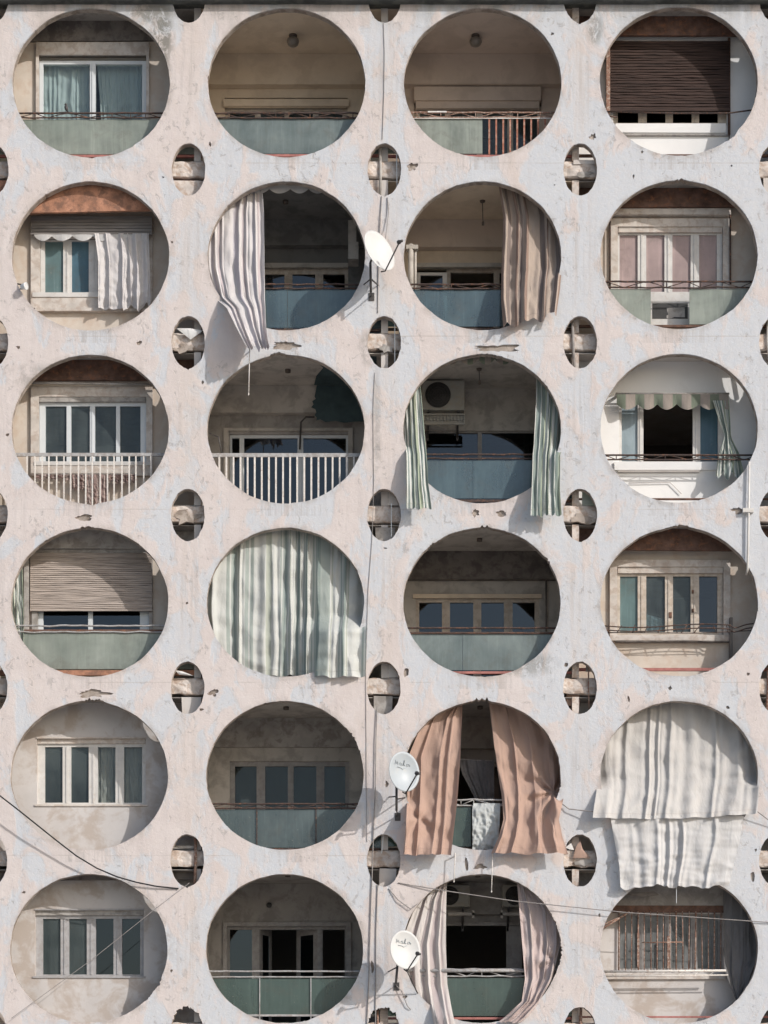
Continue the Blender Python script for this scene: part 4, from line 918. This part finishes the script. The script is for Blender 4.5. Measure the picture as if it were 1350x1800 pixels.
# ------------------------------------------------------------------ lamps and air conditioners
def lamp(px, d, r, drop=.0, big=True):
    z = cz(r)-.02; x = PX(px, d); root = empty('ceiling_lamp', (x, d, z))
    m = MB(); m.lathe((x, d, z), (0, 0, -1), [(.0005, 0), (.075, 0), (.075, .03), (.05, .045), (.0005, .046)] if big else [(.0005, 0), (.05, 0), (.05, .05), (.0005, .06)], 20); m.build('lamp_base', M['lampb'], root)
    if big:
        m = MB(); m.lathe((x, d, z-.045), (0, 0, -1), [(.055, 0), (.105, .03), (.115, .075), (.09, .13), (.05, .155), (.0005, .16)], 22); m.build('lamp_globe', M['lampg'], root)
    return root
def tl(o, lab): return tag(o, lab, 'ceiling lamp', 'balcony ceiling lamps')
L0 = lamp(515, 1.12, 0); tl(L0, 'round glass ceiling lamp above the long pale teal panel')
def put(o, px, d, r, lab):
    c = copy_tree(o); c.location = (PX(px, d), d, cz(r)-.02); return tl(c, lab)
put(L0, 836, 1.12, 0, 'round dark ringed ceiling lamp above the bare rusty bars')
L1 = lamp(502, 1.0, 1, big=False); tl(L1, 'small dark ceiling lamp fitting beside the lilac striped curtain')
put(L1, 506, 1.0, 2, 'small dark ceiling lamp fitting above the close white bars')
put(L1, 843, 1.0, 3, 'tiny ceiling lamp fitting above the cream four leaf doors')
put(L1, 503, .95, 4, 'black ceiling lamp fitting above the three green glass panels')
put(L1, 844, .9, 4, 'dark ceiling lamp fitting between the terracotta curtains')
put(L1, 506, .7, 5, 'dark ceiling lamp fitting above the doors swung inwards'); put(L1, 840, .75, 5, 'dark ceiling lamp fitting above the pair of air conditioners')
def pendant(px, d, r, drop, lab):
    z = cz(r)-.02; x = PX(px, d); root = empty('pendant_lamp', (x, d, z))
    m = MB(); m.tube([(x, d, z), (x+.01, d, z-drop)], .008, 6); m.build('lamp_cord', M['dmetal'], root)
    m = MB(); m.lathe((x+.01, d, z-drop), (0, 0, -1), [(.008, -.02), (.022, 0), (.024, .06), (.0005, .07)], 12); m.build('lamp_socket', M['lampb'], root)
    m = MB(); m.lathe((x, d, z), (0, 0, -1), [(.0005, .001), (.05, .001), (.04, .03), (.0005, .032)], 14); m.build('ceiling_rose', M['lampb'], root)
    tl(root, lab)
pendant(848, 1.0, 1, .38, 'bare lamp socket on a cord beside the brown striped curtain'); pendant(842, .95, 2, .22, 'hanging lamp socket in front of the air conditioner wall')
m = MB(); hd = P(473, 1591, 1.94); m.lathe(hd, (0, -1, 0), [(.0005, 0), (.05, 0), (.045, .03), (.0005, .04)], 14); bpart(m, 'wall_vent', M['acd'])
def aircon(px0, py0, px1, py1, d, lab):
    c0 = P((px0+px1)/2, py1, d); root = empty('air_conditioner', c0)
    x0, x1, z1, z0 = PX(px0, d), PX(px1, d), PZ(py0, d), PZ(py1, d); w, h = x1-x0, z1-z0
    m = MB(); m.box(x0, x1, d, d+.34, z0, z1); cs = m.build('casing', M['acw'], root)
    bv = cs.modifiers.new('bevel', 'BEVEL'); bv.width = .02; bv.segments = 2
    fc = Vector((x0+w*.38, d, (z0+z1)/2)); R_ = min(h, w*.7)*.42
    m = MB(); m.lathe(fc, (0, -1, 0), [(.0005, .003), (R_, .003), (R_, .006), (.0005, .007)], 28); m.build('fan_opening', M['acd'], root)
    m = MB()
    for q in range(1, 6):
        rr = R_*q/5; m.tube([fc+Vector((rr*math.cos(2*math.pi*k/28), -.018, rr*math.sin(2*math.pi*k/28))) for k in range(29)], .004, 4)
    for k in range(8): m.tube([fc+Vector((0, -.018, 0)), fc+Vector((R_*math.cos(k*math.pi/4), -.018, R_*math.sin(k*math.pi/4)))], .004, 4)
    m.build('fan_grille', M['dmetal'], root)
    m = MB(); m.box(x0+w*.78, x1-.02, d-.006, d-.001, z0+.04, z1-.04); m.build('side_cover', M['acw'], root)
    for bx in (x0+.12, x1-.12):
        m = MB(); m.box(bx-.02, bx+.02, d-.02, WD, z0-.045, z0-.002); m.box(bx-.02, bx+.02, WD-.05, WD-.001, z0-.4, z0-.046); m.tube([(bx, d+.03, z0-.04), (bx, WD-.03, z0-.36)], .012, 5); m.build('bracket', M['dmetal'], root)
    tag(root, lab, 'air conditioner', 'outdoor air conditioning units'); return root
aircon(741, 668, 817, 721, 1.45, 'large old air conditioner on brackets behind the green striped curtains')
A1 = aircon(768, 1555, 826, 1594, 1.5, 'left of two air conditioners above the dark bottom doorway')
a2 = copy_tree(A1); a2.location = A1.location+Vector((PX(912, 1.5)-PX(797, 1.5), 0, 0)); a2['label'] = 'right of two air conditioners half hidden by the torn pink curtain'
g_ = MB()
for (xa, xb, ya, yb) in ((741, 817, 727, 746),):
    g_.pbox(xa, ya, xb, ya+2, 1.4, 1.44); g_.pbox(xa, yb-2, xb, yb, 1.4, 1.44); g_.pbox(xb-2, ya+2, xb, yb-2, 1.4, 1.44); g_.pbox(xa, ya+2, xb-2, yb-2, 1.46, 1.5)
    for k in range(12): g_.pbox(xa+3+k*6, ya+3, xa+6+k*6, ya+12, 1.43, 1.455)
bpart(g_, 'louvre_box', M['acw'])
for xa, xb in ((788, 834), (880, 930)):
    m = MB(); m.pbox(xa, 1604, xb, 1609, 1.4, 1.5); m.pbox(xb-4 if xa < 800 else xa, 1600, xb if xa < 800 else xa+4, 1614, 1.4, 1.5); bpart(m, 'pipe_cover', M['greyp'])

# ------------------------------------------------------------------ satellite dishes
def dish(cx, cy, p, nrm, R_, mast, arm_wall, label, writing=False, feed_off=(.0, .0), paint='dish'):
    C_ = P(cx, cy, -p); nrm = Vector(nrm).normalized(); root = empty('satellite_dish', C_)
    up = (Vector((0, 0, 1))-nrm*nrm.z).normalized(); rt = up.cross(nrm) * -1
    if rt.x < 0: rt = -rt
    m = MB(); n, K = 44, 9; vs = []
    for side in (0, 1):
        for q in range(K+1):
            rr = q/K
            for k in range(n):
                a = 2*math.pi*k/n; v = C_+rt*(R_*.92*rr*math.cos(a))+up*(R_*1.04*rr*math.sin(a))+nrm*(.085*rr*rr-.05-.010*side); vs.append(v)
    fs = []
    for side in (0, 1):
        o = side*(K+1)*n
        for q in range(K):
            for k in range(n):
                f = (o+q*n+k, o+q*n+(k+1) % n, o+(q+1)*n+(k+1) % n, o+(q+1)*n+k); fs.append(f if side == 0 else f[::-1])
    o2 = (K+1)*n
    for k in range(n): fs.append((K*n+k, K*n+(k+1) % n, o2+K*n+(k+1) % n, o2+K*n+k))
    m.add(vs, fs, True); m.build('reflector', M[paint], root)
    bot = C_-up*(R_*1.02)+nrm*.02; hk = bot-up*.05+nrm*.03; fp = C_+nrm*.50-up*(R_*.55)+rt*feed_off[0]+up*feed_off[1]
    m = MB(); m.tube([bot-nrm*.06, hk, hk.lerp(fp, .5), fp], .013, 7); m.build('feed_arm', M['dmetal'], root)
    m = MB(); m.lathe(fp, (C_-fp), [(.0005, -.07), (.022, -.07), (.024, -.01), (.036, 0), (.036, .035), (.0005, .036)], 14); m.build('feed_horn', M['dmetal'], root)
    mt = [P(*q) for q in mast]; m = MB(); m.tube(mt, .022, 8); m.tube([C_-nrm*.06, C_-nrm*.13, mt[0]], .02, 7); m.build('mast', M['dmetal'], root)
    m = MB()
    for a, b_ in arm_wall: m.tube([P(*a), P(*b_)], .012, 6)
    w0 = P(*arm_wall[0][1]); m.box(w0.x-.05, w0.x+.05, -.012, -.002, w0.z-.09, w0.z+.05); m.build('wall_bracket', M['dmetal'], root)
    if writing:
        def q_(u, v):
            rr2 = (u/.92)**2+(v/1.04)**2; return C_+rt*(R_*u)+up*(R_*v)+nrm*(.085*rr2-.05+.006)
        S = [[(-.45, .36), (-.42, .58), (-.34, .42), (-.28, .56), (-.24, .37)], [(-.02, .50), (-.12, .48), (-.12, .38), (-.03, .38), (-.02, .50), (.02, .36)],
             [(.08, .36), (.12, .62), (.17, .62), (.12, .40), (.2, .36)], [(.40, .46), (.29, .45), (.28, .36), (.38, .36), (.40, .46), (.46, .34)], [(-.3, .26), (-.05, .24), (.05, .18), (.22, .26)]]
        m = MB()
        for st in S: m.tube([q_(u-.02, v) for u, v in st], .005, 5)
        m.build('handwriting', M['ink'], root)
    return tag(root, label, 'satellite dish', 'satellite dishes on the facade')
dish(665, 442, .52, (.66, -.72, .30), .37, [(651, 462, -.40), (652, 514, -.40)], [((652, 513, -.40), (653, 520, 0)), ((652, 490, -.40), (640, 500, 0)), ((652, 490, -.4), (665, 502, 0))], 'blank white satellite dish turned sideways beside the lilac curtain', feed_off=(.02, .06))
dish(709, 1357, .64, (.50, -.83, .05), .335, [(697, 1380, -.46), (697, 1425, -.46)], [((697, 1424, -.46), (699, 1434, 0)), ((697, 1400, -.46), (684, 1401, 0)), ((697, 1405, -.46), (712, 1402, 0))], 'bluish white satellite dish with faint handwriting beside a terracotta curtain', True, (-.03, .05), 'dishb')
dish(711, 1670, .62, (.47, -.86, .07), .325, [(699, 1692, -.46), (696, 1728, -.46)], [((696, 1728, -.46), (697, 1732, 0)), ((698, 1700, -.46), (683, 1708, 0)), ((714, 1704, -.5), (734, 1746, -.02))], 'cream white satellite dish with bolder handwriting in the bottom row', True, (-.02, .03))

# ------------------------------------------------------------------ cables, pipes, rods
G = 'cables strung over the facade'
wire('black cable sagging across the lower left of the facade', [(-30, 1376, -.30), (30, 1422, -.28), (65, 1450, -.26), (100, 1478, -.22), (135, 1505, -.18), (170, 1526, -.15), (205, 1541, -.12), (240, 1551, -.08), (275, 1558, -.05), (314, 1562, -.02)], .013, 'black', group=G, n=4)
wire('thin cable slanting down from the small oval to the bottom left corner', [(333, 1552, -.01), (275, 1596, -.08), (165, 1684, -.2), (20, 1790, -.25)], .005, 'cable', group=G)
wire('long thin brown cable crossing the two bottom right openings', [(700, 1552, -.01), (790, 1567, -.06), (905, 1584, -.1), (1100, 1604, -.1), (1390, 1624, -.02)], .0085, 'cable', group=G)
wire('grey cable running down the whole seam between the middle columns', [(674, 40, -.008), (676, 95, -.012), (675, 160, -.01), (672, 245, -.008)], .005, 'cable', group=G)
wire('short paired cable hanging above the blank satellite dish', [(671, 345, -.01), (669, 380, -.02), (666, 440, -.02), (664, 550, -.008)], .008, 'cable', group=G)
wire('looping cable from the oval to the blank satellite dish', [(681, 347, -.01), (683, 375, -.03), (680, 400, -.05), (677, 425, -.2)], .008, 'cable', group=G)
wire('faint grey cable down the seam below the second oval', [(659, 655, -.01), (656, 720, -.012), (657, 850, -.008), (654, 950, -.01), (647, 1040, -.01), (643, 1180, -.01), (644, 1330, -.01), (645, 1480, -.01)], .0045, 'cable', group=G)
wire('thick grey cable down the lower seam behind the dish bracket', [(663, 1240, -.02), (661, 1300, -.03), (660, 1380, -.03), (656, 1480, -.02), (652, 1600, -.02), (649, 1700, -.02), (645, 1810, -.02)], .010, 'cable', group=G)
wire('second grey cable down the lower seam toward the bottom oval', [(664, 1555, -.015), (661, 1640, -.015), (660, 1810, -.015)], .010, 'cable', group=G)
wire('white cord hanging inside the ovals of the middle seam', [(697, 262, .1), (698, 330, .1)], .010, 'alu', 'cord', 'cord', 'white cords inside the seam ovals')
wire('white cord hanging inside the oval under the blank dish', [(694, 560, .1), (694, 640, .1)], .010, 'alu', 'cord', 'cord', 'white cords inside the seam ovals')
wire('white cord hanging inside the oval left of the green striped curtain', [(688, 885, .1), (688, 945, .1)], .010, 'alu', 'cord', 'cord', 'white cords inside the seam ovals')
wire('white cord hanging inside the oval under the faint handwriting dish', [(674, 1464, .1), (671, 1500, .1)], .010, 'alu', 'cord', 'cord', 'white cords inside the seam ovals')
wire('short rope tying the knotted terracotta curtain to the white curtain', [(978, 1405, -.02), (1000, 1422, -.06), (1045, 1427, -.15)], .010, 'cable', 'rope', 'rope')
wire('thin rope leaving the white curtain hem at the right edge', [(1328, 1424, -.16), (1365, 1452, -.05)], .009, 'cable', 'rope', 'rope')
wire('thin wire dangling in front of the barred window', [(1189, 1553, -.1), (1189, 1588, -.1)], .006, 'alu', 'wire', 'wire')
wire('curled dish cable looping below the bottom handwriting dish', [(696, 1732, -.02), (706, 1742, -.06), (716, 1768, -.04), (722, 1775, -.02)], .008, 'cable', group=G)
wire('paired cable slanting from the oval to the mauve curtain', [(683, 1562, -.01), (700, 1582, -.04), (722, 1598, -.04), (745, 1580, .05)], .008, 'cable', group=G)
dp = MB(); dp.tube([P(1317, 812, -.05), P(1316, 900, -.06), P(1314, 1000, -.05), P(1312, 1010, .05)], .020, 8); dp.pbox(1306, 893, 1325, 900, -.09, -.002)
tag(dp.build('drain_pipe', M['wframe'], None, P(1316, 900, -.05)), 'white plastic drain pipe clamped down the right edge of the facade', 'pipe')
for (x, y0, y1, d, lab) in ((439, 612, 692, -.30, 'thin white drain rod hanging under the lilac curtain'), (800, 1500, 1548, -.14, 'short drain rod under the left terracotta curtain'), (866, 1500, 1566, -.14, 'longer drain rod under the white tarp')):
    m = MB(); m.tube([P(x, y0, d), P(x-1, (y0+y1)/2, d), P(x-2, y1, d)], .009, 7); m.tube([P(x-2, y1, d), P(x-2.2, y1+3, d)], .012, 7); m.tube([P(x, y0, d), P(x, y0+6, .02)], .012, 6)
    tag(m.build('drain_rod', M['ironw'], None, P(x, y0, d)), lab, 'rod', 'drain rods under the openings')

# infill boards and broken plaster behind the small openings
for (xa, ya, xb, yb, d, mt) in ((300, 318, 366, 350, .16, 'slab'), (644, 317, 667, 350, .22, 'slab'), (303, 1487, 345, 1491, .22, 'lint'), (1008, 282, 1052, 288, .16, 'offw'), (994, 1155, 1052, 1160, .2, 'iron'), (1030, 1163, 1056, 1180, .26, 'lint'), (996, 1193, 1018, 1240, .3, 'c_terra'), (1000, 1466, 1012, 1500, .26, 'offw'), (668, 1770, 682, 1840, .18, 'woodl')):
    m = MB(); m.pbox(xa, ya, xb, yb, d, d+.03, .012); bpart(m, 'infill_board', M[mt])

rn = random.Random(11)
for r in range(1, 7):
    for k in range(5):
        cx, cy = oval_c(r, k)
        if (r, k) == (1, 1): continue
        q = rn.random(); m = MB()
        if q < .34:      # broken plaster lump on the slab edge
            n = 13; vs = []; w = rn.uniform(14, 24); h = rn.uniform(5, 11); ox = rn.uniform(-8, 6); oy = rn.uniform(2, 14)
            for i in range(n):
                t = 2*math.pi*i/n; g_ = 1+.5*rn.uniform(-1, 1); vs.append(P(cx+ox+w*g_*math.cos(t), cy+oy-h*g_*math.sin(t), .158))
            vs += [v+Vector((0, .06, 0)) for v in vs]
            m.add(vs, [tuple(range(n)), tuple(range(n, 2*n))[::-1]]+[(i, i+n, (i+1) % n+n, (i+1) % n) for i in range(n)]); bpart(m, 'broken_plaster', M[rn.choice(['spall', 'lint', 'core'])])
        elif q < .62:    # odd board or blocking
            x = cx+rn.uniform(-26, -4); m.pbox(x, cy+rn.uniform(14, 22), x+rn.uniform(14, 34), cy+52, .2, .23, .012); bpart(m, 'infill_board', M[rn.choice(['offw', 'lint', 'greyd', 'woodl', 'trim'])])
        else:            # slack bit of pipe or wire
            x = cx+rn.uniform(-14, 18); m.tube([P(x, cy-50, .175), P(x+rn.uniform(-2, 2), cy, .15), P(x+rn.uniform(-4, 4), cy+52, .175)], rn.choice([.012, .02, .028]), 7); bpart(m, 'conduit_pipe', M[rn.choice(['wframe', 'lint', 'cable', 'ironr'])])
